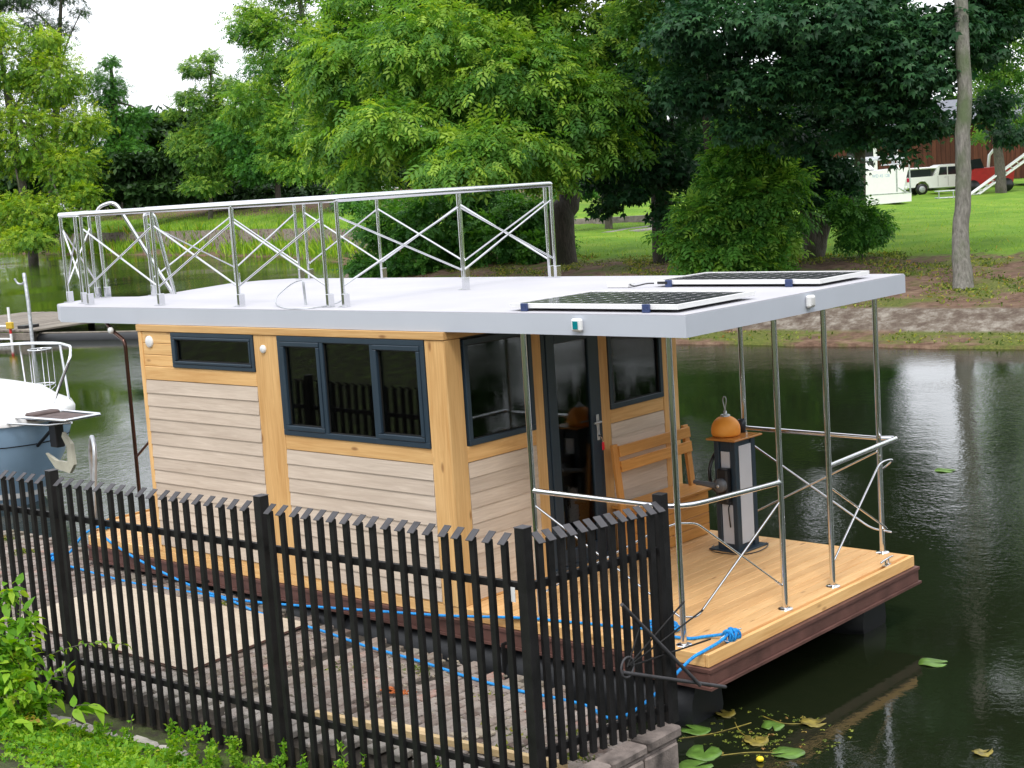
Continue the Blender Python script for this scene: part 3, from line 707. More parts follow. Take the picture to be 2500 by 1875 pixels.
# ---- other walls, simple boarded
BW = wall('rear_wall')
bxo('lining', (L0 + .02, .08, 0), (L0 + .05, W - .08, 2.13), LN, BW, 0); bxo('post', (L0, -.0 + .05, 0), (L0 + .02, .17, 2.14), M['pine_z'], BW); bxo('post', (L0, W - .17, 0), (L0 + .02, W - .05, 2.14), M['pine_z'], BW)
s_ = None
for k in range(17):
    lo = (L0 + .004, .172, .05 + k * .121)
    if s_ is None: s_ = MB().box((0, 0, 0), (.016, W - .344, .119), .003).build('cladding_board', M['clad_y'], BW); s_.location = lo
    else: inst(s_, 'cladding_board', lo, BW)
GW = wall('far_wall')
bxo('lining', (L0 + .02, W - .07, 0), (-.02, W - .045, 2.13), LN, GW, 0)
s_ = None
for k in range(17):
    lo = (L0 + .1, W - .02, .05 + k * .121)
    if s_ is None: s_ = MB().box((0, 0, 0), (-L0 - .2, .016, .119), .003).build('cladding_board', M['clad_x'], GW); s_.location = lo
    else: inst(s_, 'cladding_board', lo, GW)
bxo('post', (-.1, W - .045, 0), (-.003, W, 2.02), M['pine_z'], GW); bxo('post', (L0, W - .045, 0), (L0 + .1, W, 2.02), M['pine_z'], GW); bxo('beam', (L0 - .01, W - .045, 2.025), (-.003, W + .01, ZR - .005), M['pine_x'], GW)
# ---- inside
IN = wall('interior')
bxo('floor', (L0 + .05, .072, .0), (-.077, W - .072, .02), M['floorin'], IN, 0)
bxo('partition', (-2.3, .075, .021), (-2.26, W - .08, 2.12), LN, IN, 0)
bxo('sofa_seat', (-1.9, 2.3, .021), (-.35, W - .08, .45), M['seat'], IN, .03); bxo('sofa_back', (-1.9, 2.72, .46), (-.35, W - .09, .85), M['seat'], IN, .03)
bxo('table_top', (-1.45, 1.45, .70), (-.75, 2.1, .73), M['lumber'], IN, .005); MB().tube([(-1.1, 1.78, .021), (-1.1, 1.78, .70)], .035, 10).build('table_leg', M['black'], IN)
o = MB().box((-.32, -.018, -.018), (.32, .018, .018), .003).build('brace', M['lumber'], IN); o.location = (-2.62, .35, 1.90); o.rotation_euler = (0, -.55, 0)
bxo('cupboard', (-3.85, 2.2, .021), (-2.9, W - .08, 1.6), M['floorin'], IN, .01)
# ---- roof
roof_poly = [(-5.25, 0.0), (2.228, 0.0), (2.228, 3.068), (-5.35, 3.068), (-5.64, 2.83), (-5.74, 2.45), (-5.30, 1.30), (-5.36, 1.0), (-5.95, .93), (-5.84, .6), (-5.66, .22)]
roof_poly = [(a, b_) for a, b_ in roof_poly]
rf = MB().prism(roof_poly, ZR, 2.295).build('roof', M['roof'], HB)
MB().prism(offs(roof_poly, -.006), 2.296, 2.303).build('roof_covering', M['rooftop'], rf)
# recessed lights / speakers under the eaves
def rivet(p, r, nm, mat, ax=1, d=.02, par=HB): return MB().lathe([(0.001, -d), (r * .8, -d), (r, -d * .6), (r, 0)], p, 20, ax).build(nm, mat, par)
rivet((-3.79, -.004, 1.99), .055, 'vent_cap', M['white']); rivet((-2.14, -.010, 1.965), .035, 'lamp', M['white'])
def navlight(name, p, ax, lens):
    hx, hy = (.03, .024) if ax == 'y' else (.024, .03)
    x, y, z = p; o = bxo(name, (x - .045 if ax == 'y' else x, y - .04 if ax == 'y' else y - .045, z - .045), (x + .045 if ax == 'y' else x + .04, y if ax == 'y' else y + .045, z + .045), M['white'], HB, .012)
    if ax == 'y': q = bxo('lens', (x - .022, y - .047, z - .028), (x + .022, y - .0405, z + .028), lens, o, .002)
    else: q = bxo('lens', (x + .0405, y - .022, z - .028), (x + .047, y + .022, z + .028), lens, o, .002)
    q.location = q.location - o.location
    return o
navlight('navigation_light', (1.325, -.002, 2.225), 'y', plain('green_lens', (.0, .22, .26), .1)); navlight('navigation_light', (2.231, 1.55, 2.235), 'x', plain('clear_lens', (.6, .6, .6), .1))
# solar panels
def pv(x0, x1, y0, y1, lab):
    z0, z1 = 2.325, 2.36
    fr_ = MB(); e = .023
    for lo, hi in (((x0, y0, z0), (x1, y0 + e, z1)), ((x0, y1 - e, z0), (x1, y1, z1)), ((x0, y0 + e, z0), (x0 + e, y1 - e, z1)), ((x1 - e, y0 + e, z0), (x1, y1 - e, z1))): fr_.box(lo, hi, .002)
    o = fr_.build('solar_panel', M['white'], HB); o['label'] = lab
    MB().box((x0 + e, y0 + e, z0 + .005), (x1 - e, y1 - e, z1 - .004)).build('cell_sheet', M['pv'], o)
    for fx in (.10, .83):
        bx_ = x0 + (x1 - x0) * fx; c = MB().box((bx_ - .03, y0 - .022, 2.304), (bx_ + .03, y0 - .001, 2.362), .003).build('bracket', plain('blue_bracket', (.03, .05, .14), .4), o)
        MB().lathe([(.001, .004), (.009, .003), (.009, 0)], (bx_ - .016, y0 - .024, 2.335), 8, 1).lathe([(.001, .004), (.009, .003), (.009, 0)], (bx_ + .016, y0 - .024, 2.335), 8, 1).build('bolt', M['chrome'], o)
mt, n, b = new_mat('solar_cells'); M['pv'] = mt
tc = N(n, 'ShaderNodeTexCoord'); sp = N(n, 'ShaderNodeSeparateXYZ'); n.links.new(tc.outputs['Object'], sp.inputs[0])
def tri(src, sc):
    a = N(n, 'ShaderNodeMath', operation='MULTIPLY'); n.links.new(src, a.inputs[0]); a.inputs[1].default_value = sc
    f_ = N(n, 'ShaderNodeMath', operation='FRACT'); n.links.new(a.outputs[0], f_.inputs[0])
    s_ = N(n, 'ShaderNodeMath', operation='SUBTRACT'); n.links.new(f_.outputs[0], s_.inputs[0]); s_.inputs[1].default_value = .5
    q = N(n, 'ShaderNodeMath', operation='ABSOLUTE'); n.links.new(s_.outputs[0], q.inputs[0]); return q.outputs[0]
a1, a2 = tri(sp.outputs[0], 1 / .129), tri(sp.outputs[1], 1 / .129)
su = N(n, 'ShaderNodeMath', operation='ADD'); n.links.new(a1, su.inputs[0]); n.links.new(a2, su.inputs[1])
dia = ramp(n, su.outputs[0], [(.83, (0, 0, 0)), (.87, (1, 1, 1))])
mxn = N(n, 'ShaderNodeMath', operation='MAXIMUM'); n.links.new(a1, mxn.inputs[0]); n.links.new(a2, mxn.inputs[1])
lin_ = ramp(n, mxn.outputs[0], [(.478, (0, 0, 0)), (.485, (1, 1, 1))])
bus = ramp(n, tri(sp.outputs[1], 3 / .129), [(.46, (0, 0, 0)), (.48, (.5, .5, .5))])
c = mix(n, dia, mix(n, lin_, mix(n, bus, (.035, .035, .045), (.35, .35, .36)), (.6, .6, .62)), (.8, .8, .8))
n.links.new(c, b.inputs['Base Color']); b.inputs['Roughness'].default_value = .16; b.inputs['IOR'].default_value = 1.55
pv(.60, 2.10, .10, 1.05, 'solar panel nearest the quay'); pv(.55, 2.10, 1.95, 2.72, 'solar panel on the far side of the roof')
bxo('junction_box', (.12, 1.86, 2.304), (.34, 1.98, 2.35), M['white'], HB, .008)
MB().tube(smoothline([(.34, 1.9, 2.33), (.42, 1.86, 2.32), (.5, 1.93, 2.335), (.6, 1.98, 2.33)]), .006, 6).build('cable', M['black'], HB)
MB().box((.60, 1.925, 2.33), (.70, 1.932, 2.35), .001).build('cable', M['gasket'], HB)
# coiled cable with its short conduit
MB().tube([(-1.98, .36, 2.303), (-1.99, .36, 2.50)], .011, 8).tube(smoothline([(-1.99, .36, 2.50), (-2.03, .37, 2.515), (-2.14, .37, 2.49), (-2.25, .35, 2.43), (-2.30, .31, 2.37), (-2.24, .25, 2.32), (-2.05, .14, 2.309), (-1.85, .04, 2.308), (-1.70, .02, 2.308), (-1.58, .12, 2.310), (-1.53, .30, 2.325), (-1.56, .42, 2.36), (-1.60, .48, 2.42)], 6), .0055, 6).build('loose_cable', M['galv'], HB)
# ---- roof railing
RH = .875
def rail_post(x, y, par, h=RH, foot=.11):
    mb = MB().tube([(x, y, 2.304), (x, y, 2.303 + h)], .017, 10); mb.box((x + .014, y - .035, 2.304), (x + .042, y + .035, 2.304 + foot), .003); mb.box((x - .05, y - .03, 2.3035), (x + .05, y + .03, 2.3095), .002)
    return mb.build('rail_post', M['chrome'], par)
RR = bpy.data.objects.new('roof_railing', None); COL.objects.link(RR); RR.parent = HB
near = [(-5.04, .20), (-3.87, .20), (-2.67, .19), (-1.52, .21)]
front = [(-1.36, .24), (-1.40, 1.73), (-1.36, 2.97)]
far = [(-1.46, 3.00), (-2.59, 3.0), (-3.80, 3.0), (-4.98, 3.0)]
lf1 = [(-5.14, 3.0), (-5.68, 2.52)]; lf2 = [(-5.28, 1.12), (-5.32, 1.28)]; lf3 = [(-5.80, .88), (-5.74, .40)]; lf4 = [(-5.30, .30)]
for grp in (near, front, far, lf1, lf2[:1], [(-5.87, .83)], [(-5.80, .90)], [(-5.72, .40)], lf4):
    for p in grp: rail_post(p[0], p[1], RR)
ZT = 2.303 + RH
def top(pts, r=.022): return MB().tube([(a, b_, ZT + .012) for a, b_ in pts], r, 10).build('top_rail', M['chrome'], RR)
MB().tube(bend([(-5.72, .40, ZT + .012), (-5.30, .28, ZT + .012), (-5.04, .20, ZT + .012), (-1.36, .21, ZT + .012), (-1.36, 2.99, ZT + .012), (-5.14, 3.0, ZT + .012), (-5.68, 2.52, ZT + .012), (-5.28, 1.12, ZT + .012)], .05), .027, 10).build('top_rail', M['chrome'], RR)
MB().tube(bend([(-5.72, .40, ZT + .012), (-5.87, .83, ZT + .012)], .05), .027, 10).build('top_rail', M['chrome'], RR)
def cross(a, b_, par, z0=2.303 + .17, z1=2.303 + .74, r=.0095):
    MB().tube([(a[0], a[1], z0), (b_[0], b_[1], z1)], r, 8).build('diagonal_brace', M['chrome'], par)
    MB().tube([(a[0], a[1] + .012, z1), (b_[0], b_[1] + .012, z0)], r, 8).build('diagonal_brace', M['chrome'], par)
for g in (near, front, far, lf1):
    for a, b_ in zip(g, g[1:]): cross(a, b_, RR)
cross((-5.72, .40), (-5.30, .30), RR); cross((-5.72, .40), (-5.87, .83), RR); cross((-5.28, 1.12), (-5.68, 2.52), RR)
# ladder hoops up through the roof notch
for pts in ([(-5.81, .918, 2.304), (-5.83, .90, 3.24), (-5.66, 1.02, 3.30), (-5.2, 1.34, 2.25)], [(-5.25, 1.12, 2.2), (-5.27, 1.10, 3.16), (-5.22, 1.18, 3.14), (-5.14, 1.30, 2.25)]):
    MB().tube(bend(pts, .09), .020, 10).build('ladder_rail', M['chrome'], RR)
M['reflecttube'] = plain('tube_painted_reflection', (.10, .055, .045), .15, metal=.8)  # chrome tube; the brown reflection of the wood is put into its colour
# stern support tube
MB().tube(bend([(-4.56, .05, 2.16), (-4.46, .05, 2.07), (-4.27, .05, 1.98), (-4.28, .05, 0)], .06), .019, 10).tube([(-4.27, .05, .86), (-3.97, .05, 1.07)], .013, 8).build('support_tube', M['reflecttube'], HB)
rivet((-4.44, .03, 2.08), .03, 'lamp', M['white'], 1, .03)
# ---- deck rail pillars, handrails, wires
PX = [(2.012, .10), (2.163, 1.177), (2.163, 1.871), (2.012, 2.95)]
PL = PX + [(.712, .10), (.712, 2.95)]
DR = bpy.data.objects.new('deck_railing', None); COL.objects.link(DR); DR.parent = HB
for i, (x, y) in enumerate(PL):
    o = MB().tube([(x, y, .0), (x, y, ZR)], .0215, 12).build('pillar', M['chrome'], DR)
    MB().lathe([(.02, .012), (.026, .011), (.052, .006), (.056, .0005)], (x, y, 0), 18).build('flange', M['chrome'], o)
hz = .97
MB().tube(bend([(.712, .10, hz), (2.03, .10, hz - .004), (2.163, 1.177, hz - .02)], .26, 8), .0205, 12).build('handrail', M['chrome'], DR)
MB().tube(bend([(2.163, 1.871, hz - .03), (2.14, 3.02, hz - .01), (2.0, 2.95, hz - .01), (.712, 2.95, hz)], .05, 6), .0205, 12).build('handrail', M['chrome'], DR)
def wire(pts, r=.0085): MB().tube(bend(pts, .1, 5), r, 8).build('diagonal_brace', M['chrome'], DR)
wire([(.73, .10, .855), (2.0, .10, .19)]); wire([(.73, .115, .19), (1.85, .115, .80), (2.0, .115, .855)])
wire([(2.02, .11, .195), (2.05, .22, .17), (2.155, 1.16, .80)]); wire([(2.02, .12, .855), (2.05, .26, .83), (2.155, 1.17, .17)])
wire([(2.155, 1.89, .17), (2.10, 2.80, .80), (2.15, 2.96, .80), (2.02, 2.99, .70)]); wire([(2.155, 1.88, .78), (2.09, 2.90, .22), (2.01, 2.96, .19)])
wire([(.73, 2.95, .855), (1.92, 2.95, .19), (2.08, 2.99, .17)]); wire([(.73, 2.935, .19), (2.0, 2.935, .85)])
def cleat(p, ang):
    mb = MB().tube([(-.13, 0, .045), (-.07, 0, .05), (.07, 0, .05), (.13, 0, .045)], [.007, .0095, .0095, .007], 8)
    mb.tube([(-.035, 0, .0), (-.03, 0, .05)], .010, 8).tube([(.035, 0, .0), (.03, 0, .05)], .010, 8).box((-.05, -.018, .0005), (.05, .018, .006), .002)
    o = mb.build('cleat', M['chrome'], HB); o.location = p; o.rotation_euler = (0, 0, ang)
cleat((2.23, .35, .0), math.radians(90)); cleat((2.235, 2.60, .0), math.radians(96)); cleat((-5.28, .30, .0), math.radians(0)); cleat((-5.3, 2.6, 0), .2)
base_to(HB, (-1.6, 1.48, WL))

# ------------------------------------------------------------------ bench on the deck
bn = thing('storage_bench', 'orange-brown wooden chest bench with slatted backrest leaning at the cabin front', 'bench')
bx0, bx1, by0, by1 = .055, .36, 1.90, 2.86
bxo('seat', (.03, by0 - .03, .40), (bx1 + .025, by1 + .03, .425), M['bench'], bn, .004)
for k in range(4): bxo('front_board', (bx1 - .018, by0, .006 + k * .098), (bx1, by1, .100 + k * .098), M['bench'], bn, .004)
for k in range(4):
    for yy in (by0, by1 - .018): bxo('side_board', (bx0, yy, .006 + k * .098), (bx1 - .019, yy + .018, .100 + k * .098), M['bench_x'], bn, .004)
def lean(y, nm='back_post'):
    mb = MB().box((-.016, -.035, 0), (.016, .035, .955), .003); o = mb.build(nm, M['bench_z'], bn); o.location = (.215, y, .02); o.rotation_euler = (0, -.10, 0)
lean(by0 - .06); lean(by1 + .02)
for z0, xx in ((.86, .155), (.73, .168)):
    o = MB().box((-.011, -.51, 0), (.011, .53, .095), .003).build('back_slat', M['bench'], bn); o.location = (xx, (by0 + by1) / 2, z0); o.rotation_euler = (0, -.10, 0)
base_to(bn, (.2, 2.38, 0))
# ------------------------------------------------------------------ helm console
hc = thing('helm_console', 'dark slim helm pillar with pale panels, throttle lever and varnished wooden top', 'helm console', (.86, 2.56, 0), math.radians(-2))
cw, ch = .105, .955
pm_ = M['anthracite']
bx2 = lambda nm, lo, hi, mt_, c=.004, par=hc: MB().box(lo, hi, c).build(nm, mt_, par)
bx2('column_core', (-cw + .012, -.13, .01), (cw - .012, .13, ch), pm_, .002)
for sx in (-1, 1):
    for sy in (-1, 1):
        x_, y_ = sx * (cw - .02), sy * .12; bx2('corner_profile', (x_ - .025, y_ - .03, .008), (x_ + .025, y_ + .03, ch), pm_, .006)
alu = plain('pale_aluminium_panel', (.56, .58, .63), .4, var=.03, bmp=.0)
bx2('panel', (cw - .010, -.092, .06), (cw + .002, .088, ch - .05), alu, .002)
bx2('panel', (-.058, -.150 + .014, .06), (.058, -.150 + .021, .40), alu, .002); bx2('instrument', (-.045, -.142, .72), (.045, -.130, .86), alu, .002)
bx2('base_plate', (-.17, -.20, .001), (.17, .20, .014), pm_, .003)
o = bx2('throttle_box', (-.05, -.21, .42), (.055, -.14, .72), M['black'], .012)
MB().lathe([(.001, -.055), (.05, -.052), (.058, -.04), (.058, 0)], (0, -.21, .585), 20, 1).build('throttle_hub', plain('grey_plastic', (.11, .115, .125), .4), hc)
MB().tube([(-.03, -.25, .585), (-.17, -.27, .598), (-.24, -.27, .605)], [.03, .021, .019], 10).build('throttle_lever', plain('grey_lever', (.10, .105, .115), .4), hc)
MB().lathe([(.001, -.004), (.016, -.003), (.016, 0)], (0, -.267, .585), 12, 1).build('lever_badge', M['galv'], hc)
# wheel on the far-left face, edge on
wp = [(-.135 + .0, .0 + .19 * math.cos(a), .66 + .19 * math.sin(a)) for a in [2 * math.pi * j / 28 for j in range(28)]]
wm = MB().tube(wp, .015, 8, closed=True)
for a in (math.pi / 2, math.pi * 7 / 6, math.pi * 11 / 6): wm.tube([(-.135, 0, .66), (-.135, .19 * math.cos(a), .66 + .19 * math.sin(a))], .01, 6)
wm.tube([(-.135, 0, .66), (-.09, 0, .66)], .03, 10).build('steering_wheel', M['black'], hc)
sh = MB().box((-.15, -.205, 0), (.15, .205, .016), .004).build('shelf', M['shelf'], hc); sh.location = (0, 0, ch + .004)
MB().tube(smoothline([(.02, -.13, .40), (.025, -.16, .37), (.03, -.155, .25), (.03, -.15, .21)]), .006, 6).build('pull_cord', M['black'], hc)
MB().tube([(.23 * math.cos(a) + .02, .27 * math.sin(a) * 1.0 - .02, .006 + .01 * (1 + math.sin(3 * a)) * .5) for a in [-2.9 + 3.9 * j / 30 for j in range(31)]], .005, 6).build('cable', M['black'], hc)
bt = plain('dark_thermos', (.02, .03, .045), .3)
th = thing('cup', 'small dark blue cup standing at the back edge of the varnished helm top', 'cup', (.83, 2.735, ch + .021))
MB().lathe([(.001, 0), (.03, 0), (.035, .11), (.031, .112), (.028, .02), (.001, .015)], (0, 0, 0), 18).build('body', bt, th)
# buoy
by = thing('buoy', 'orange mooring buoy with wire eye standing on the varnished helm top', 'buoy', (.80, 2.53, ch + .021))
R_ = .118; prof = [(.001, 0), (.100, .0), (.117, .008), (.124, .025), (.125, .048)] + [(.125 * math.cos(a), .055 + .120 * math.sin(a)) for a in np.linspace(.04, 1.45, 16)]
MB().lathe(prof, (0, 0, 0), 28).build('body', M['orange'], by); MB().lathe([(.001, .187), (.03, .186), (.042, .181), (.042, .168)], (0, 0, 0), 18).lathe([(.001, .215), (.014, .214), (.016, .18)], (0, 0, 0), 12).build('collar', M['galv'], by)
MB().lathe([(.09, .001), (.112, .006), (.112, .014), (.1, .016)], (0, 0, 0), 28).build('seam_band', M['black'], by)
MB().tube(smoothline([(-.003, 0, .20), (-.006, 0, .25), (-.018, 0, .30), (-.012, 0, .33), (0, 0, .337), (.012, 0, .33), (.016, 0, .30), (.006, 0, .25), (.003, 0, .20)]), .0045, 6).build('wire_eye', M['galv'], by)

# ------------------------------------------------------------------ ropes
def rope(name, pts, label, r=.0115, k=7):
    o = MB().tube(smoothline(pts, k), r, 8).build(name, M['rope']); return tag(o, label, 'rope')
qz = ZQ + .012
A = [(-5.61, -.12), (-4.987, -.20), (-4.404, -.235), (-3.954, -.242), (-3.613, -.205), (-3.062, -.15), (-2.676, -.17), (-2.186, -.279), (-1.651, -.326), (-1.251, -.36), (-.728, -.443), (-.569, -.462), (-.001, -.503), (.586, -.581), (1.089, -.609), (1.421, -.588), (1.712, -.60), (1.93, -.70)]
pa_ = [(-5.27, .30, .05), (-5.38, .10, -.02), (-5.50, -.02, -.20)] + [(x, y, qz + .004) for x, y in A] + [(2.05, -.60, qz + .02), (2.12, -.35, -.17), (2.20, -.10, -.02), (2.24, .02, .018), (2.24, .20, .03), (2.235, .33, .055), (2.255, .40, .06)]
rope('mooring_rope', pa_, 'long blue mooring rope lying on the quay bricks and rising to the front cleat')
pb_ = [(-5.27, .32, .055), (-5.0, .05, .03), (-4.4, -.06, -.08), (-3.6, -.12, -.20), (-2.95, -.14, -.27), (-2.4, -.13, -.26), (-1.7, -.12, -.20), (-.9, -.10, -.13), (-.1, -.07, -.06), (.58, -.02, .012), (1.03, .10, .012), (1.517, .22, .012), (1.66, .30, .013), (1.72, .42, .013), (1.62, .47, .013), (1.50, .38, .013), (1.60, .25, .02), (1.80, .16, .022), (1.98, .20, .013), (2.05, .28, .014), (2.15, .33, .03), (2.235, .36, .05)]
rope('mooring_rope', pb_, 'blue rope running along the hull side and over the deck to the near pillar')
kn = []
for j in range(90):
    a = j * .55; kn.append((2.235 + .035 * math.sin(a) * (1 + .3 * math.sin(j * .21)), .36 + .055 * math.sin(j * .13 + .4), .035 + .035 * math.cos(a) + .012 * math.sin(j * .4)))
o = MB().tube(kn, .009, 7).build('rope_knot', M['rope']); tag(o, 'tangled blue rope knot wound round the front deck cleat', 'rope')
o = MB().tube([(1.70 + (.10 + .02 * math.sin(j * .5)) * math.cos(j * .42), .30 + (.09 + .015 * math.cos(j * .3)) * math.sin(j * .42), .012 + .0012 * j * .6) for j in range(48)], .009, 7).build('rope_coil', M['rope']); tag(o, 'loose blue rope coil on the deck behind the short fence run', 'rope')
kn = [(-5.66 + .05 * math.sin(j * .6), -.10 + .05 * math.cos(j * .47), qz + .02 + .02 * math.sin(j * .9) + j * .0005) for j in range(60)]
o = MB().tube(kn, .010, 7).build('rope_knot', M['rope']); tag(o, 'blue rope knot tied to the quay edge by the rear of the houseboat', 'rope')
o = MB().tube([(-5.27 + .05 * math.sin(j * .6), .30 + .06 * math.cos(j * .41), .03 + .02 * math.cos(j * .9)) for j in range(50)], .009, 7).build('rope_knot', M['rope']); tag(o, 'blue rope wound round the rear deck cleat', 'rope')

# ------------------------------------------------------------------ things on the quay
ps = [(-4.163, -.395), (-1.522, -.29), (-1.376, -1.608), (-4.016, -1.571)]; c0 = np.mean(ps, 0)
mb = MB().prism([(x - c0[0], y - c0[1]) for x, y in ps], 0, .018); o = mb.build('plywood_sheet', M['ply']); o.location = (c0[0], c0[1], ZQ + .012); tag(o, 'large pale plywood sheet lying flat on the quay bricks', 'plywood sheet')
MB().prism([(x * 1.001 - c0[0] * 1.001, y * 1.001 - c0[1] * 1.001) for x, y in ps], .002, .016).build('dark_edge', M['steelbrown'], o)
ang = math.atan2(.20, 1.92); ln = 1.95
def lum(nm, x0, x1, dy, lab, mat='lumber', wd=.045, z=ZQ + .012, h=.048):
    o = MB().box((x0, -wd / 2, 0), (x1, wd / 2, h), .002).build(nm, M[mat]); o.location = (.231, -1.735 + dy, z); o.rotation_euler = (0, 0, ang); tag(o, lab, 'timber batten')
lum('timber_batten', 0, 2.05, .0, 'long pale square timber batten lying on the quay behind the fence')
lum('timber_batten', .46, .95, .055, 'short wide board piece lying against the long timber batten', wd=.055, h=.046)
mb = MB()
for k in range(7): 
    q = random.uniform(.03, .06); a = random.uniform(0, 3); cx, cy = 1.30 + random.uniform(-.12, .16), -1.42 + random.uniform(-.06, .1)
    mb.box((cx - q, cy - q * .6, ZQ + .008), (cx + q, cy + q * .6, ZQ + .02 + random.uniform(0, .01)), .004)
tag(mb.build('stone_rubble', plain('pale_rubble', (.42, .36, .28), .9, var=.3)), 'scatter of pale broken stone slabs on the quay beside the long batten', 'rubble', kind='stuff')
mb = MB()
for k in range(40):
    q = random.uniform(.008, .022); cx, cy = .30 + random.gauss(0, .07), -1.05 + random.gauss(0, .03); mb.box((cx - q, cy - q * .5, ZQ + .003), (cx + q, cy + q * .5, ZQ + .014), .002)
tag(mb.build('brick_crumbs', plain('orange_brick_rubble', (.5, .13, .03), .9, var=.3)), 'patch of orange crumbled brick on the grey quay paving', 'rubble', kind='stuff')
mb = MB()
for k in range(420):
    cx = random.uniform(-1.3, 2.4); cy = random.uniform(-1.9, -.3); q = random.uniform(.004, .016)
    if in_quay(cx, cy): mb.box((cx - q, cy - q * .4, ZQ - .004), (cx + q, cy + q * .4, ZQ + .008))
tag(mb.build('litter', plain('leaf_litter', (.33, .29, .22), .9, nscale=40, var=.6)), 'dry leaf litter and chips strewn over the quay bricks', 'litter', kind='stuff')

# ------------------------------------------------------------------ fence
FN = thing('metal_fence', 'black metal picket fence with slanted picket caps along the brick quay', 'fence')
FT = 1.33
mk = MB().box((-.018, -.013, 0), (.018, .013, 1.25 + .45), .002)
pk = None
def picket(x, y, foot, rz=0):
    global pk
    top_ = FT - .082; 
    mb = MB().box((-.020, -.015, foot), (.020, .015, top_), .002)
    o = mb.build('picket', M['fence'], FN); o.location = (x, y, 0); o.rotation_euler = (0, 0, rz)
    cp = MB().box((-.026, -.045, -.003), (.026, .045, .003), .001).build('cap', M['fencecap'], o); cp.location = (0, .002, top_ + .012); cp.rotation_euler = (.62, 0, 0)
    return o
proto = {}
def put(x, y, foot, rz=0):
    key = round(foot, 2)
    if key not in proto: proto[key] = picket(x, y, foot, rz); return
    s_ = proto[key]; o = inst(s_, 'picket', (x, y, 0), FN, (random.gauss(0, .002), random.gauss(0, .0022), rz + random.gauss(0, .04))); 
    for ch in s_.children: inst(ch, 'cap', ch.location, o, ch.rotation_euler)
posts = [2.46, .288, -2.027, -4.34, -6.65]
for i, px in enumerate(posts):
    y = FX(px); bxo('fence_post', (px - .035, y - .037, -.56), (px + .035, y + .037, FT), M['fence'], FN, .003)
    MB().box((px - .038, y - .040, FT + .001), (px + .038, y + .040, FT + .006), .002).build('post_cap', M['fencecap'], FN)
for a, b_ in zip(posts, posts[1:]):
    for k in range(1, 19):
        x = a + (b_ - a) * k / 19; put(x, FX(x) - .030, -.46)
    for z in (.965, -.15):
        mb = MB().box((0, -.012, 0), (abs(b_ - a) - .09, .018, .045), .002); o = mb.build('fence_rail', M['fence'], FN); o.location = (b_ + .045, FX(b_ + .045) + .0, z); o.rotation_euler = (0, 0, math.atan(.0461))
ea = Vector((2.46, -1.985)); eb = Vector((2.635, -.93)); ed = eb - ea; er = math.atan2(ed.y, ed.x)
bxo('fence_post', (eb.x - .035, eb.y - .034, -.10), (eb.x + .035, eb.y + .034, FT), M['fence'], FN, .003)
for k in range(1, 14):
    p = ea + ed * k / 13.6; 
    q = Vector((p.x + .032, p.y)); put(q.x, q.y, -.09, er)
for z in (.965, -.02):
    o = MB().box((.05, -.015, 0), (ed.length - .05, .015, .045), .002).build('fence_rail', M['fence'], FN); o.location = (ea.x, ea.y, z); o.rotation_euler = (0, 0, er)
bxo('paper_scrap', (2.37, FX(2.37) - .03, .90), (2.40, FX(2.37) - .026, .985), M['white'], FN, 0)
# fan of bars welded on the fence end
gx_ = 2.70
gd = [(-1.476, .799), (-.731, .084), (-1.492, .389), (-.433, -.02), (-1.44, .405), (-.837, .653), (-.644, .547), (-.577, .339)]
def g3(i, dx=0): return (gx_ + dx, gd[i][0] * .985, gd[i][1] * .985)
GD = bpy.data.objects.new('climbing_guard', None); COL.objects.link(GD); GD.parent = FN
def bar(a, b_, r, nm='guard_bar', mat='fence'): return MB().tube([a, b_], r, 6).build(nm, M[mat], GD)
bar(g3(0, .012), g3(1, .012), .013, mat='fencecap'); bar(g3(2), g3(3), .0115, mat='fencecap'); 
for k in (5, 6, 7): bar(g3(4), g3(k), .006)
bar(g3(4), (gx_, -1.27, .62), .006)
MB().tube([(gx_, g3(4)[1] + .06 * math.cos(a), g3(4)[2] + .06 * math.sin(a)) for a in [2 * math.pi * j / 24 for j in range(24)]], .007, 6, closed=True).build('guard_ring', M['fencecap'], GD)
base_to(FN, (0, FX(0), -.46))


# ------------------------------------------------------------------ lily pads and a yellow flower
M['lily'] = plain('lily_leaf', (.10, .20, .03), .38, nscale=14, var=.35, bmp=.15); M['lilyold'] = plain('old_lily_leaf', (.20, .16, .025), .5, nscale=18, var=.6, bmp=.2)
LP = [((2.88, 2.06), .105, 'lily', 'single round green lily pad alone on open water right of the deck corner', .3),
      ((2.44, -.33), .128, 'lily', 'largest bright green lily pad beside the end of the quay wall', 2.0),
      ((2.90, -.04), .105, 'lily', 'green lily pad with torn middle beside the small yellow flower', 4.0),
      ((2.52, -.56), .12, 'lily', 'notched green lily pad lowest beside the quay wall stones', 1.2),
      ((2.76, .51), .085, 'lilyold', 'ragged yellowing lily pad farthest from the quay wall in the cluster', .4),
      ((2.56, .32), .085, 'lily', 'half curled green lily pad beside the ragged yellow one', 5.2),
      ((2.16, -.02), .10, 'lily', 'green lily pad half hidden behind the fence end post', 3.1),
      ((2.61, .03), .09, 'lilyold', 'brown and yellow decayed lily pad between the two green ones', 2.4),
      ((2.16, .34), .07, 'lilyold', 'curled yellow lily leaf sticking out of the water under the deck corner', 2.9),
      ((3.93, .61), .06, 'lilyold', 'small withered yellow leaf afloat at the lower right of the picture', 1.0),
      ((-.17, 8.61), .12, 'lily', 'lone lily leaf on the bright sky reflection in mid river', .0)]
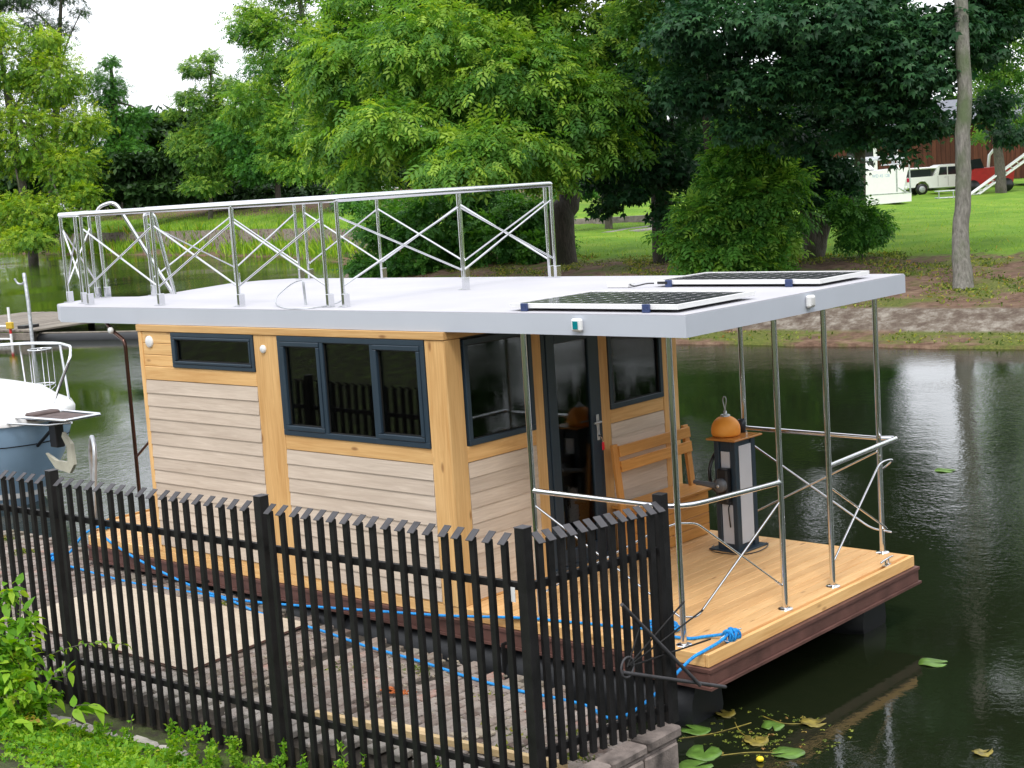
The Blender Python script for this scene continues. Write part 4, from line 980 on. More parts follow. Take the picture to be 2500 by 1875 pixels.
for (x, y), r, mk_, lab, a0 in LP:
    r *= .92
    k = 26; vs = [(0, 0, .004)]; 
    for j in range(k + 1):
        a = a0 + .22 + (2 * math.pi - .44) * j / k; q = r * (1 + .03 * math.sin(5 * a) + (.10 * math.sin(9 * a) if mk_ == 'lilyold' else 0)) * (1.12 if abs(math.cos(a - a0)) > .7 else 1)
        vs += [(q * .55 * math.cos(a), q * .55 * math.sin(a), .005), (q * math.cos(a), q * math.sin(a), .006 + .006 * math.sin(3 * a) + (.02 * max(0, math.sin(2 * a)) if mk_ == 'lilyold' else 0))]
    fs = []
    for j in range(k): fs += [(0, 1 + 2 * j, 3 + 2 * j), (1 + 2 * j, 2 + 2 * j, 4 + 2 * j, 3 + 2 * j)]
    o = from_py('lily_pad', vs, fs, M[mk_], loc=(x, y, WL + .002), smooth=True); md = o.modifiers.new('solid', 'SOLIDIFY'); md.thickness = .004
    tag(o, lab, 'lily pad', 'water lily leaves by the quay end' if y < 1 and x < 3 else None)
fl = thing('water_lily_flower', 'small yellow water lily bud on the dark water', 'flower', (2.82, -.25, WL)); yl = plain('yellow_petal', (.85, .62, .02), .5)
for j in range(5):
    a = j * 1.257; o = MB().lathe([(.001, 0), (.014, .006), (.017, .018), (.008, .03), (.001, .032)], (.010 * math.cos(a), .010 * math.sin(a), .002), 8).build('petal', yl, fl)
MB().tube([(0, 0, -.1), (0, 0, .01)], .004, 6).build('stem', M['l_bush'], fl)
P = np.array([(RNG.uniform(2.15, 3.1), RNG.uniform(-.35, .62), WL + .003) for _ in range(90)] + [(2.62 + RNG.normal() * .12, .06 + RNG.normal() * .07, WL + .003) for _ in range(60)]); k = len(P); ax = RNG.normal(size=(k, 3)); ax[:, 2] *= .05; nr = RNG.normal(size=(k, 3)) * .1; nr[:, 2] += 1
tag(scatter('floating_weed', CLUMP, P, ax, nr, .018 * RNG.uniform(.3, 1.8, k), RNG.uniform(.3, 1, k), M['l_bankweed']), 'scraps of yellow and green weed floating between the lily pads', 'weed', kind='stuff')
wst = MB()
for a_, b_, c_ in (((2.30, .25), (2.45, .10), (2.62, .03)), ((2.55, -.30), (2.7, -.15), (2.9, -.04)), ((2.4, .45), (2.6, .40), (2.74, .50)), ((2.15, -.2), (2.3, .0), (2.4, .3))): wst.tube(smoothline([(*a_, WL + .001), (*b_, WL + .004), (*c_, WL + .001)]), .004, 5)
tag(wst.build('lily_stems', M['lilyold']), 'thin pale lily stems trailing on the water between the pads', 'weed', kind='stuff')
# ------------------------------------------------------------------ neighbouring boat
mb_ = thing('motor_boat', 'blue-grey motor boat with white foredeck, bow rail and teak bow platform', 'motor boat', (-9.30, 2.02, WL + .12), 0)
ol = [(0, 0), (-.03, .18), (-.12, .40), (-.45, .78), (-1.1, 1.12), (-2.2, 1.30), (-4.6, 1.35)]
half = [(x, y) for x, y in ol]; full = half + [(x, -y) for x, y in half[::-1][:-1]]
def ring(full_, sx, sy, z, dx=0): return [(x * sx + dx if x > -4 else x, y * sy, z) for x, y in full_]
rings = [ring(full, 1, .62, -.25, -.62), ring(full, 1, .72, 0, -.46), ring(full, 1, .90, .45, -.20), ring(full, 1, .97, .82, -.05), ring(full, 1, 1, 1.02, 0)]
k = len(full); vs = [p for r_ in rings for p in r_]; fs = [(i * k + j, i * k + (j + 1) % k, (i + 1) * k + (j + 1) % k, (i + 1) * k + j) for i in range(len(rings) - 1) for j in range(k)]
M['boatblue'] = plain('boat_blue_grey', (.30, .45, .62), .3, nscale=2, var=.06, bmp=0); M['gel'] = plain('white_gelcoat', (.88, .88, .88), .25, var=.02, bmp=0)
o = from_py('hull', vs, fs, M['boatblue'], mb_, smooth=True)
bs = [ring(full, 1, .725, .0, -.455), ring(full, 1, .745, .09, -.42)]
from_py('boot_stripe', [(x * 1.0 + .008, y * 1.012, z) for r_ in bs for x, y, z in r_], [(j, (j + 1) % k, k + (j + 1) % k, k + j) for j in range(k)], M['gel'], mb_, smooth=True)
from_py('styling_line', [(x + .006, y * 1.008, z) for r_ in (ring(full, 1, .955, .72, -.09), ring(full, 1, .96, .735, -.085)) for x, y, z in r_], [(j, (j + 1) % k, k + (j + 1) % k, k + j) for j in range(k)], M['gasket'], mb_)
dkr = [ring(full, 1, 1.02, 1.0, .02), ring(full, 1, 1.03, 1.10, .03), ring(full, .99, .985, 1.13, -.02), ring(full, .95, .90, 1.18, -.10), ring(full, .90, .74, 1.33, -.25), ring(full, .84, .45, 1.43, -.5), ring(full, .8, .1, 1.46, -.7)]
vs = [p for r_ in dkr for p in r_]; fs = [(i * k + j, i * k + (j + 1) % k, (i + 1) * k + (j + 1) % k, (i + 1) * k + j) for i in range(len(dkr) - 1) for j in range(k)]
from_py('foredeck', vs, fs + [tuple(range(6 * k, 7 * k))], M['gel'], mb_, smooth=True)
def tb(nm, pts, r=.017, mat='chrome', rr=.3): return MB().tube(bend(pts, rr, 5), r, 8).build(nm, M[mat], mb_)
tb('bow_rail', [(-2.9, .95, 1.80), (-2.1, 1.12, 1.84), (-1.0, 1.02, 1.88), (-.15, .66, 1.90), (.10, .48, 1.78), (-.30, .38, 1.14)], .021)
tb('bow_rail', [(-2.9, -.95, 1.80), (-2.1, -1.12, 1.80), (-1.0, -.9, 1.80), (-.60, -.55, 1.80), (-.72, -.50, 1.2)], .021)
tb('rail_stanchion', [(-.95, .99, 1.86), (-.80, .95, 1.12)]); tb('rail_stanchion', [(-2.2, 1.12, 1.84), (-2.2, 1.15, 1.12)]); tb('rail_stanchion', [(-1.6, -1.04, 1.8), (-1.6, -1.04, 1.14)])
fm = MB()
for zz in (1.82, 1.34): fm.tube([(-1.15 + .16 * math.cos(a), .80 + .16 * math.sin(a), zz) for a in [2 * math.pi * j / 18 for j in range(18)]], .007, 6, closed=True)
for a in (0, 1.2, 2.5, 3.7, 5): fm.tube([(-1.15 + .16 * math.cos(a), .80 + .16 * math.sin(a), 1.82), (-1.15 + .16 * math.cos(a), .80 + .16 * math.sin(a), 1.3), (-1.15, .80, 1.18)], .006, 6)
fm.build('fender_basket', M['chrome'], mb_)
tb('platform_frame', [(-.25, .28, 1.12), (1.02, .26, 1.13), (1.02, -.26, 1.13), (-.3, -.30, 1.12)], .02, 'chrome', .05)
tb('platform_frame', [(-.7, -.55, 1.06), (.55, -.22, 1.04), (1.0, -.15, 1.09)], .014, 'chrome', .05)
pk_ = plain('teak_slat', (.10, .07, .065), .7, var=.3)
for j in range(7): MB().box((.22, -.22 + j * .064, 1.105), (.96, -.22 + j * .064 + .052, 1.125), .003).build('platform_slat', pk_, mb_)
MB().box((.0, -.20, 1.06), (.20, .20, 1.16), .02).build('anchor_locker', pk_, mb_)
am = MB().tube([(-.1, 0, .70), (.35, 0, .98), (.55, 0, 1.04)], .022, 8); am.build('anchor_shank', M['black'], mb_)
an = MB().prism([(.10, .62), (.30, .44), (.62, .40), (.74, .52), (.72, .78), (.55, .92), (.52, .86), (.62, .72), (.60, .54), (.34, .54)], -.022, .022, 1).build('anchor_fluke', plain('anchor_cream', (.55, .53, .42), .5), mb_)
MB().box((.30, -.06, .72), (.46, .06, 1.04), .01).build('anchor_bracket', M['black'], mb_)
MB().tube(smoothline([(-.30, -.32, 1.14), (-.26, -.36, .95), (-.20, -.36, .86), (-.15, -.34, .90), (-.18, -.33, 1.0)]), .012, 6).tube([(-.45, -.2, 1.2), (-.30, -.25, 1.16), (-.28, -.32, 1.13)], .012, 6).build('bow_line', plain('white_rope', (.6, .62, .64), .9), mb_)
MB().tube([(-.36, 0, 1.2), (-.36, 0, 1.30)], [.05, .02], 10).build('bow_light', M['gel'], mb_)
# galvanised ladder hoop at the quay edge
lh = thing('quay_ladder', 'galvanised ladder hoop rising from the quay edge behind the fence', 'ladder', (-5.98, .62, ZQ))
MB().tube(bend([(-.28, .16, -.8), (-.24, .16, .95), (-.08, .10, 1.16), (.08, .02, 1.02), (.06, -.10, -.01)], .12), .024, 10).build('hoop', M['galv'], lh)
MB().tube(bend([(.10, .16, -.8), (.10, .16, .05)], .1), .024, 8).build('side_rail', M['galv'], lh)
for zz in (-.05, -.32, -.58): MB().tube([(-.27, .16, zz), (.10, .16, zz)], .014, 8).build('rung', M['galv'], lh)
# ------------------------------------------------------------------ jetty, ladder, pole, boom
jt = thing('wooden_jetty', 'weathered wooden jetty head reaching in from the left across the river', 'jetty', (-31.9, 15.35, WL), math.radians(9))
s_ = None
for j in range(38):
    if s_ is None: s_ = MB().box((-.165, 0, .30), (0, 5.4, .36), .008).build('plank', M['greywood'], jt); s_.location = (-.02, .02, 0)
    else: inst(s_, 'plank', (-.02 - j * .18, .02 + random.uniform(-.03, .03), random.uniform(-.006, .006)), jt)
MB().box((-6.9, -.05, .06), (.02, .02, .28), .01).build('fascia_beam', M['greywood'], jt); MB().box((-6.9, 5.3, .1), (.0, 5.42, .29), .01).build('fascia_beam', M['greywood'], jt)
for x in (-.25, -3.2, -6.4):
    for y in (.25, 5.1): MB().tube([(x, y, -1), (x, y, .29)], .12, 10).build('pile', M['bark_dark'], jt)
MB().box((-1.05, .35, .361), (-.72, .9, .45), .01).build('fender_block', M['black'], jt)
for x in (-.55, -1.0): MB().tube(bend([(x - .12, 4.6, .62), (x - .05, 4.6, .42), (x, 4.6, .37), (x + .05, 4.6, .42), (x + .12, 4.6, .62)], .05), .025, 8).build('bollard', M['gel'], jt)
pl_ = thing('mooring_pole', 'tall pale steel pole with a hook at the jetty corner', 'pole', (-31.75, 15.25, WL))
MB().tube([(0, 0, -.8), (-.03, .02, 1.2), (-.32, .15, 2.02)], .055, 10).build('shaft', M['galv'], pl_); MB().tube(bend([(-.27, .13, 1.80), (-.40, .1, 1.70), (-.55, .05, 1.72), (-.62, 0, 1.88)], .08), .03, 8).build('hook', M['galv'], pl_)
ld = thing('safety_ladder', 'red and white striped rescue ladder hanging on the wooden jetty', 'ladder', (-32.55, 15.05, WL), math.radians(9))
rd = plain('signal_red', (.55, .02, .02), .5)
for x in (0, -.82):
    for j in range(6): MB().tube([(x, 0, -.5 + j * .26), (x, 0, -.5 + (j + 1) * .26)], .04, 8).build('side_rail', rd if j in (1, 3) else M['gel'], ld)
for zz in (-.25, .12, .50): MB().tube([(-.82, 0, zz), (0, 0, zz)], .03, 8).build('rung', M['gel'], ld)
for x in (0, -.82): MB().box((x - .13, -.06, .42), (x + .13, .05, .62), .02).build('yellow_clamp', plain('yellow_clamp', (.6, .40, .03), .6), ld)
bm_ = thing('floating_boom', 'black floating pipe boom stretching right from the wooden jetty', 'boom', (-32.2, 15.75, WL))
MB().tube([(.05, 0, .02), (3.6, 1.03, .02), (8, 2.3, .02)], .19, 14).build('pipe', M['hull'], bm_); MB().box((-.5, -.22, -.1), (.12, .22, .2), .02).build('end_block', M['greywood'], bm_)
MB().tube([(.05, 0, .215), (3.6, 1.03, .215), (8, 2.3, .215)], .03, 6).build('walkway_strip', M['greywood'], bm_)

# ------------------------------------------------------------------ trees
def G(u, v, z): p = gpt(u, v, z); return np.array([p[0], p[1], ground(p[0], p[1])])
def below(u, D, extra=0):
    """ground point under a sight line at distance D"""
    p = at(u, 500, D); return np.array([p[0], p[1], ground(p[0], p[1])])
TG = 'trees on the far bank'
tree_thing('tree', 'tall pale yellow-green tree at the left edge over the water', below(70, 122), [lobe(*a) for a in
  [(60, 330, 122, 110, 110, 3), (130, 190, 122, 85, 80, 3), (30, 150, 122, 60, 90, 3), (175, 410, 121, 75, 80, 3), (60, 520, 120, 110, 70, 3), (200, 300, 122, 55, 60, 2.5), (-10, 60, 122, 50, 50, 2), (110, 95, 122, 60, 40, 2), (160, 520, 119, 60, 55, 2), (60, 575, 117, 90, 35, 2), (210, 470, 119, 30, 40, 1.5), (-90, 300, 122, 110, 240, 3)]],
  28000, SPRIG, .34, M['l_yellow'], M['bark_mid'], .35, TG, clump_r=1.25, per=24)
tree_thing('tree', 'dark tree top showing above the pale tree at the upper left', below(110, 135), [lobe(*a) for a in
  [(30, -10, 135, 100, 40, 3), (150, -20, 135, 60, 40, 2), (200, 25, 135, 28, 22, 1), (90, 60, 135, 60, 50, 2), (150, 70, 135, 40, 30, 1), (-60, 40, 135, 80, 120, 3), (110, 250, 136, 90, 160, 3)]],
  11000, SPRIG, .28, M['l_dark'], M['bark_dark'], .35, TG, clump_r=1.1, per=16)
tree_thing('tree', 'dark round tree behind the pale left tree with ragged right side', below(290, 142), [lobe(*a) for a in
  [(255, 215, 142, 50, 60, 2.5), (300, 290, 142, 45, 50, 2.5), (345, 275, 142, 35, 16, 1), (235, 330, 142, 60, 60, 3), (270, 150, 142, 25, 20, 1), (300, 380, 142, 70, 60, 3), (265, 440, 140, 60, 50, 3)]],
  14000, SPRIG, .30, M['l_bush'], M['bark_dark'], .3, TG, clump_r=.9, per=18)
tree_thing('tree', 'slender tree with thin see-through top standing against the white sky', below(510, 118), [lobe(*a) for a in
  [(485, 160, 118, 50, 32, 1.6), (515, 135, 118, 25, 20, 1), (545, 210, 118, 45, 30, 1.6), (455, 235, 118, 38, 24, 1.3), (500, 250, 118, 45, 50, 2), (425, 275, 118, 25, 14, 1), (520, 300, 118, 60, 45, 2), (500, 370, 118, 80, 60, 2.5), (560, 390, 118, 55, 50, 2.5), (455, 345, 118, 45, 45, 2), (500, 450, 117, 60, 30, 2)]],
  12500, SPRIG, .28, M['l_linden'], M['bark_mid'], .16, TG, clump_r=.7, per=12)
tree_thing('tree', 'leafy bright tree with grey trunk left of the big ash tree', below(816, 104), [lobe(*a) for a in
  [(700, 100, 104, 100, 100, 3), (630, 250, 104, 65, 80, 3), (720, 310, 103, 90, 70, 3), (625, 60, 104, 55, 65, 2.5), (790, 200, 104, 90, 120, 3), (760, 405, 102, 80, 38, 2.5), (690, 380, 103, 60, 40, 2), (720, -80, 104, 120, 100, 3), (840, 330, 102, 60, 80, 2)]],
  27000, SPRIG, .32, M['l_ash'], M['bark_grey'], .25, TG, clump_r=.9, per=22)
tree_thing('tree', 'dark straight trunk with shaded crown left of the grey trunk', below(680, 116), [lobe(*a) for a in
  [(640, 400, 116, 70, 50, 3), (600, 330, 116, 60, 70, 3), (700, 350, 116, 60, 60, 3), (660, 200, 116, 70, 100, 3)]],
  9000, SPRIG, .32, M['l_bush'], M['bark_dark'], .2, TG, clump_r=1.1, per=20)
# the big ash over the water
ab = G(1376, 656, .3)
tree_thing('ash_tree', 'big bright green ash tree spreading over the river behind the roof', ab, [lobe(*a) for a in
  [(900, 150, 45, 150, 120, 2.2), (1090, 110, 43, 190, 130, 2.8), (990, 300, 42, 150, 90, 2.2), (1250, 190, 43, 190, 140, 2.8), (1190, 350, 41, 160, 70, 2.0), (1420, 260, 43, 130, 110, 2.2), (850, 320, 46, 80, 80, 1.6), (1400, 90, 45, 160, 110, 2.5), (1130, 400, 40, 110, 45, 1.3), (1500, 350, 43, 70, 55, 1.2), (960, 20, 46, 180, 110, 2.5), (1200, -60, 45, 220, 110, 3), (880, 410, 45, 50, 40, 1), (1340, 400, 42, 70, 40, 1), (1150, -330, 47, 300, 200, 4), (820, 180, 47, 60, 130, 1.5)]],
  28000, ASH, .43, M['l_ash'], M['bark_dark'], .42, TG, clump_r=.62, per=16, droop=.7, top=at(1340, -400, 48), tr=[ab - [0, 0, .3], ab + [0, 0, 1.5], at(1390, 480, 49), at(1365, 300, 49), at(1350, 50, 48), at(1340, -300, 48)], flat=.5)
tree_thing('shrub', 'round leaved dark green bush at the water edge below the big ash', below(1120, 54), [lobe(*a) for a in
  [(960, 540, 54, 95, 70, 1.8), (1090, 530, 53, 110, 90, 2.2), (1220, 590, 52, 115, 90, 2), (1010, 640, 53, 130, 55, 1.8), (1300, 510, 52, 90, 60, 1.5), (905, 640, 54, 55, 35, 1), (1150, 470, 54, 120, 45, 1.6), (880, 480, 56, 60, 30, 1), (1330, 620, 51, 60, 70, 1.4), (1190, 680, 52, 200, 40, 1.6)]],
  19000, SPRIG, .24, M['l_bush'], M['bark_mid'], .10, None, clump_r=.55, per=24, cat='shrub', droop=.45, zmin=WL)
M['l_sap'] = leafmat('sapling_leaf', (.05, .155, .03), (.11, .29, .045), (.30, .50, .08), .4)
# dark maples on the right
mbase = G(2352, 697, .3)
tr13 = [at(2353, 742, 34.15), at(2352, 695, 34.3), at(2347, 630, 34.4), at(2345, 560, 34.5), at(2351, 500, 34.5), at(2352, 420, 34.5), at(2350, 330, 34.5), at(2356, 240, 34.6), at(2349, 100, 34.8), at(2345, -80, 35), at(2350, -300, 35.5)]
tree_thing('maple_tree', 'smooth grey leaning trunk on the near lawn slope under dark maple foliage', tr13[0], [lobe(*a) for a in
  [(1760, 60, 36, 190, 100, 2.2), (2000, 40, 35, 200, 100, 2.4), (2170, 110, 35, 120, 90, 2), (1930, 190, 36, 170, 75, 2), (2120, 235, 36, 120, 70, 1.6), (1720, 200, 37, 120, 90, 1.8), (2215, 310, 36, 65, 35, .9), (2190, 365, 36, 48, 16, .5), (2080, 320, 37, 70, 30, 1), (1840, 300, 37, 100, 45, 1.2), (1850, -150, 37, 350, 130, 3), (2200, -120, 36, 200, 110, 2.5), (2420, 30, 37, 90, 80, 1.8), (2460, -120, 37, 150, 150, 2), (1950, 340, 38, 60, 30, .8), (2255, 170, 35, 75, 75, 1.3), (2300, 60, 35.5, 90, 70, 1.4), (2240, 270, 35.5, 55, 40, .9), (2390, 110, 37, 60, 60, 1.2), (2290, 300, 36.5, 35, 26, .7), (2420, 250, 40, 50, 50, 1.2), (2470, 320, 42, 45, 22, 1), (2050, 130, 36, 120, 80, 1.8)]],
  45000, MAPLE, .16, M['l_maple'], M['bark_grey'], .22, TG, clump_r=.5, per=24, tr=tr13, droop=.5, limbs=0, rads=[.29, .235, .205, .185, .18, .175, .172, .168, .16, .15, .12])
hi_p = bpy.data.objects['maple_tree']
crown(hi_p, [(np.array(a_) - np.array(hi_p.location), r_) for a_, r_ in [lobe(*q) for q in [(1750, -380, 38, 260, 170, 3), (2150, -330, 38, 220, 150, 3), (1950, -620, 39, 350, 200, 4), (1600, -650, 40, 250, 250, 4), (2350, -560, 39, 180, 200, 3), (1850, -950, 40, 350, 230, 4), (2300, -950, 41, 260, 200, 4)]]], 8000, MAPLE, .42, M['l_maple'], .9, 20, name='upper_crown')
tree_thing('maple_tree', 'dark thin trunk standing in front of the white sailboat', below(2097, 60), [lobe(*a) for a in
  [(2090, 250, 60, 90, 80, 2), (2020, 330, 60, 50, 40, 1.2), (2120, 330, 60, 60, 35, 1.5), (2100, 60, 60, 140, 140, 3), (2000, 150, 60, 90, 100, 2)]],
  9000, MAPLE, .24, M['l_maple'], M['bark_dark'], .22, TG, clump_r=.6, per=20)
tb_ = G(1624, 666, .15)
tree_thing('maple_tree', 'ivy covered dark trunk between the big ash and the ash sapling', tb_, [lobe(*a) for a in
  [(1600, 230, 44, 110, 120, 2.2), (1555, 400, 44, 80, 60, 1.5), (1650, 380, 44, 70, 80, 1.5), (1530, 470, 44, 60, 28, .9), (1620, 480, 44.5, 45, 90, .6), (1600, 50, 45, 150, 120, 2.5), (1470, 440, 45, 60, 40, 1), (1470, 500, 45, 55, 22, .7), (1580, -200, 46, 250, 200, 3), (1690, 430, 45, 50, 60, 1)]],
  17000, MAPLE, .17, M['l_maple'], M['bark_dark'], .30, TG, clump_r=.45, per=22)
tree_thing('linden_tree', 'yellowish small leaved branch hanging at the top of the picture right of the ash', below(1745, 43), [lobe(*a) for a in
  [(1640, 40, 40, 90, 45, 1), (1590, 110, 40, 65, 40, .9), (1640, 160, 40, 40, 40, .6), (1700, -60, 40, 130, 70, 1.5), (1560, 30, 40, 60, 60, 1)]],
  4200, SPRIG, .20, M['l_linden'], M['bark_dark'], .14, TG, clump_r=.4, per=18)
sb_ = below(1800, 40.5)
tree_thing('ash_sapling', 'young bright ash bush in front of the dark maples on the bank', sb_, [lobe(*a) for a in
  [(1835, 320, 40.5, 55, 30, .7), (1800, 380, 40.5, 70, 40, .9), (1890, 365, 40.5, 35, 35, .6), (1770, 450, 40.3, 45, 40, .8), (1735, 530, 40, 60, 45, .9), (1835, 480, 40.3, 75, 45, 1.1), (1850, 560, 40.3, 70, 40, 1.0), (1770, 600, 40, 75, 35, 1.0), (1690, 590, 40, 35, 40, .6), (1740, 650, 40, 65, 30, .8), (1850, 640, 40, 60, 30, .8), (1915, 440, 40.5, 28, 40, .5), (1790, 300, 40.5, 18, 22, .3), (1880, 300, 40.5, 20, 20, .3), (1690, 500, 40, 22, 20, .3), (1935, 515, 40.3, 24, 18, .3), (1655, 560, 40, 18, 20, .3), (1905, 590, 40.3, 20, 20, .3)]],
  7600, ASH, .40, M['l_sap'], M['bark_mid'], .07, TG, clump_r=.38, per=12, droop=.4)
tree_thing('ash_sapling', 'low drooping ash sapling right of the forked grey trunk', below(2105, 41.5), [lobe(*a) for a in
  [(2090, 515, 41.5, 42, 24, .5), (2128, 540, 41.5, 36, 28, .5), (2085, 565, 41.3, 22, 22, .35), (2050, 492, 41.6, 20, 14, .3)]],
  1500, ASH, .32, M['l_bush'], M['bark_mid'], .05, TG, clump_r=.3, per=12, droop=.9)
# forked pollard trunk
fb0 = G(1986, 660, .15)
ft = thing('maple_tree', 'short thick forked grey trunk with dark crown beside the ash sapling', 'tree', tuple(fb0), 0, TG)
D0 = float(ROT[2] @ (fb0 - CAM)); R3 = lambda u, v, D=D0: at(u, v, D) - fb0
mb = MB(); trunk_mb(mb, [R3(1990, 685), R3(1988, 630), R3(1984, 580), R3(1974, 545), R3(1965, 500), R3(1955, 420)], [.36, .31, .29, .22, .16, .10], 12, .04)
trunk_mb(mb, [R3(1990, 640), R3(2000, 585), R3(2012, 545), R3(2016, 500), R3(2030, 400)], [.25, .23, .2, .16, .09], 12, .04); trunk_mb(mb, [R3(1990, 610), R3(1992, 560), R3(1993, 520)], [.2, .17, .12], 10, .04)
mb.build('trunk', M['bark_mid'], ft)
crown(ft, [(a - fb0, r) for a, r in [lobe(*q) for q in [(1960, 400, 43, 70, 60, 1), (2040, 420, 43, 55, 55, 1), (1985, 475, 43, 65, 35, .9), (2060, 470, 43, 35, 30, .6), (1990, 300, 43, 90, 70, 1.2)]]], 10000, MAPLE, .16, M['l_maple'], .38, 20)
tree_thing('tree', 'pale trunk at the right edge in front of the barn under mid green leaves', below(2445, 88), [lobe(*a) for a in
  [(2470, 120, 88, 75, 125, 3), (2400, 190, 88, 50, 90, 2), (2440, 0, 86, 90, 90, 3), (2480, 270, 88, 40, 50, 2), (2390, 310, 88, 25, 30, 1.2), (2450, -60, 88, 110, 110, 4), (2560, 150, 88, 70, 200, 4), (2470, -250, 80, 110, 160, 4), (2520, -550, 75, 150, 220, 4)]],
  10500, SPRIG, .36, M['l_linden'], M['bark_mid'], .30, TG, clump_r=1.0, per=20, tr=[below(2445, 88) - [0, 0, .3], at(2440, 400, 88), at(2430, 300, 88), at(2422, 150, 88), at(2430, 0, 88)])
tb2 = below(1483, 68)
tree_thing('tree', 'thin young trunk beside the park path in the gap of the foliage', tb2, [lobe(*a) for a in
  [(1480, 400, 68, 90, 60, 2), (1400, 440, 68, 60, 35, 1.5), (1560, 440, 68, 60, 40, 1.5), (1480, 250, 68, 110, 100, 3)]],
  6500, SPRIG, .34, M['l_bush'], M['bark_mid'], .15, TG, clump_r=.8, per=20)
# far woods, read as masses
def wood_mass(name, label, spec, n, size, mat, cr):
    t = thing(name, label, 'wood', tuple(below(spec[0][0], spec[0][2])))
    b0 = np.array(t.location); t['kind'] = 'stuff'
    o = crown(t, [(a - b0, r) for a, r in [lobe(*q) for q in spec]], n, CLUMP, size, mat, cr, 26, .5)
    return t
def wood_obj(name, label, spec, n, size, mat, cr):
    p, a, t = crown_points([lobe(*q) for q in spec], n, cr, 26)
    a = a / (np.linalg.norm(a, axis=1, keepdims=True) + 1e-9) + RNG.normal(size=a.shape) * .4; a[:, 2] -= .5; nr = RNG.normal(size=a.shape) * .5; nr[:, 2] += .9
    o = scatter(name, CLUMP, p, a, nr, size * RNG.uniform(.6, 1.3, len(p)), t, mat); return tag(o, label, 'wood', kind='stuff')
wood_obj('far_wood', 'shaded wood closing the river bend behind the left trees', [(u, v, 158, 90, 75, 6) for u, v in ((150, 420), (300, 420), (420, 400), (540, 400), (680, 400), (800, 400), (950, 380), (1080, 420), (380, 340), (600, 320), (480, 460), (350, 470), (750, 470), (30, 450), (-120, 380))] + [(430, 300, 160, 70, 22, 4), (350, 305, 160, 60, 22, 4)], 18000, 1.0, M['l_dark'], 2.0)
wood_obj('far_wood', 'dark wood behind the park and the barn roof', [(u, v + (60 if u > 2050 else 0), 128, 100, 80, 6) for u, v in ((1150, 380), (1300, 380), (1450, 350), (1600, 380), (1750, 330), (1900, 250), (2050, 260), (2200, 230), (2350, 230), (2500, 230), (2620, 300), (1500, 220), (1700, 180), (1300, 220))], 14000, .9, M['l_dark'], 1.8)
def wood_w(name, label, lob, n, size, mat, cr):
    p, a, t = crown_points(lob, n, cr, 26); a = a / (np.linalg.norm(a, axis=1, keepdims=True) + 1e-9) + RNG.normal(size=a.shape) * .4; a[:, 2] -= .5; nr = RNG.normal(size=a.shape) * .5; nr[:, 2] += .9
    return tag(scatter(name, CLUMP, p, a, nr, size * RNG.uniform(.6, 1.3, len(p)), t, mat), label, 'wood', kind='stuff')
wood_w('unseen_reflected_wood', 'unseen leafy wood added beyond the right edge to darken the reflections', [((x + RNG.uniform(-2, 2), 33 - .05 * x + RNG.uniform(0, 8), RNG.uniform(4, 9)), (5.5, 5, RNG.uniform(5, 8))) for x in range(8, 100, 7)] + [((x, 26 + RNG.uniform(0, 4), RNG.uniform(12, 17)), (6, 5, 4)) for x in range(14, 100, 10)] + [((50 + RNG.uniform(-4, 4), y, 7), (7, 6, 11)) for y in range(-30, 28, 8)], 16000, 1.0, M['l_bush'], 1.6)  # out-of-view trees added to darken window and water reflections
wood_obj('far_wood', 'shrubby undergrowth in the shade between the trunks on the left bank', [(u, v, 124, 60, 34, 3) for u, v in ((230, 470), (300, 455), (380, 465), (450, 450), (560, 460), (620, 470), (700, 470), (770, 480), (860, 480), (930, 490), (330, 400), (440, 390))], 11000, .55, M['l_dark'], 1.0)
# ------------------------------------------------------------------ reeds, bank weeds, grass
BLADE = quads([(0, 0, 0), (.5, .022, .05), (1, 0, -.06), (.5, -.022, .05)])
def blades(name, label, pts, h, mat, kind='stuff', leanr=.35, tpl=BLADE, cat='grass'):
    pts = np.array(pts); k = len(pts); ax = RNG.normal(size=(k, 3)) * leanr; ax[:, 2] = 1
    nr = RNG.normal(size=(k, 3)); o = scatter(name, tpl, pts, ax, nr, h * RNG.uniform(.5, 1.3, k), RNG.uniform(0, 1, k) ** 1.1, mat); return tag(o, label, cat, kind=kind)
P = []
BROAD = quads([(0, 0, 0), (.5, .05, .05), (1, 0, -.08), (.5, -.05, .05)])
for _ in range(10500):
    q = RNG.uniform(-150, -34); wl = leftness(q); s = RNG.uniform(-.15, 1.9) if RNG.random() < .6 else RNG.uniform(1.9, 3.1)
    if math.sin(q * .55) + math.sin(q * .23 + 1) + RNG.normal() * .5 < -.5: continue
    p = shore_p(q) + s; x, y = q * .968 - p * .25, q * .25 + p * .968; P.append((x, y, ground(x, y) - .03))
for _ in range(2600):
    q = RNG.uniform(-150, -38); q += 1.5 * math.sin(q); p = shore_p(q) + RNG.uniform(2.9, 3.35); x, y = q * .968 - p * .25, q * .25 + p * .968; P.append((x, y, ground(x, y) - .2))
blades('reeds', 'yellow-green reeds standing along the far left waterline', P, .85, M['l_grass'], tpl=BROAD)
P = []
for _ in range(15000):
    q = RNG.uniform(-150, -36); s = 3.3 + RNG.uniform(0, 1) ** 1.5 * 7
    p = shore_p(q) + s; x, y = q * .968 - p * .25, q * .25 + p * .968; P.append((x, y, ground(x, y) - .03))
blades('bank_grass', 'tall bright meadow grass above the old wall on the left bank', P, .28, M['l_grass'], tpl=BROAD)
P = []
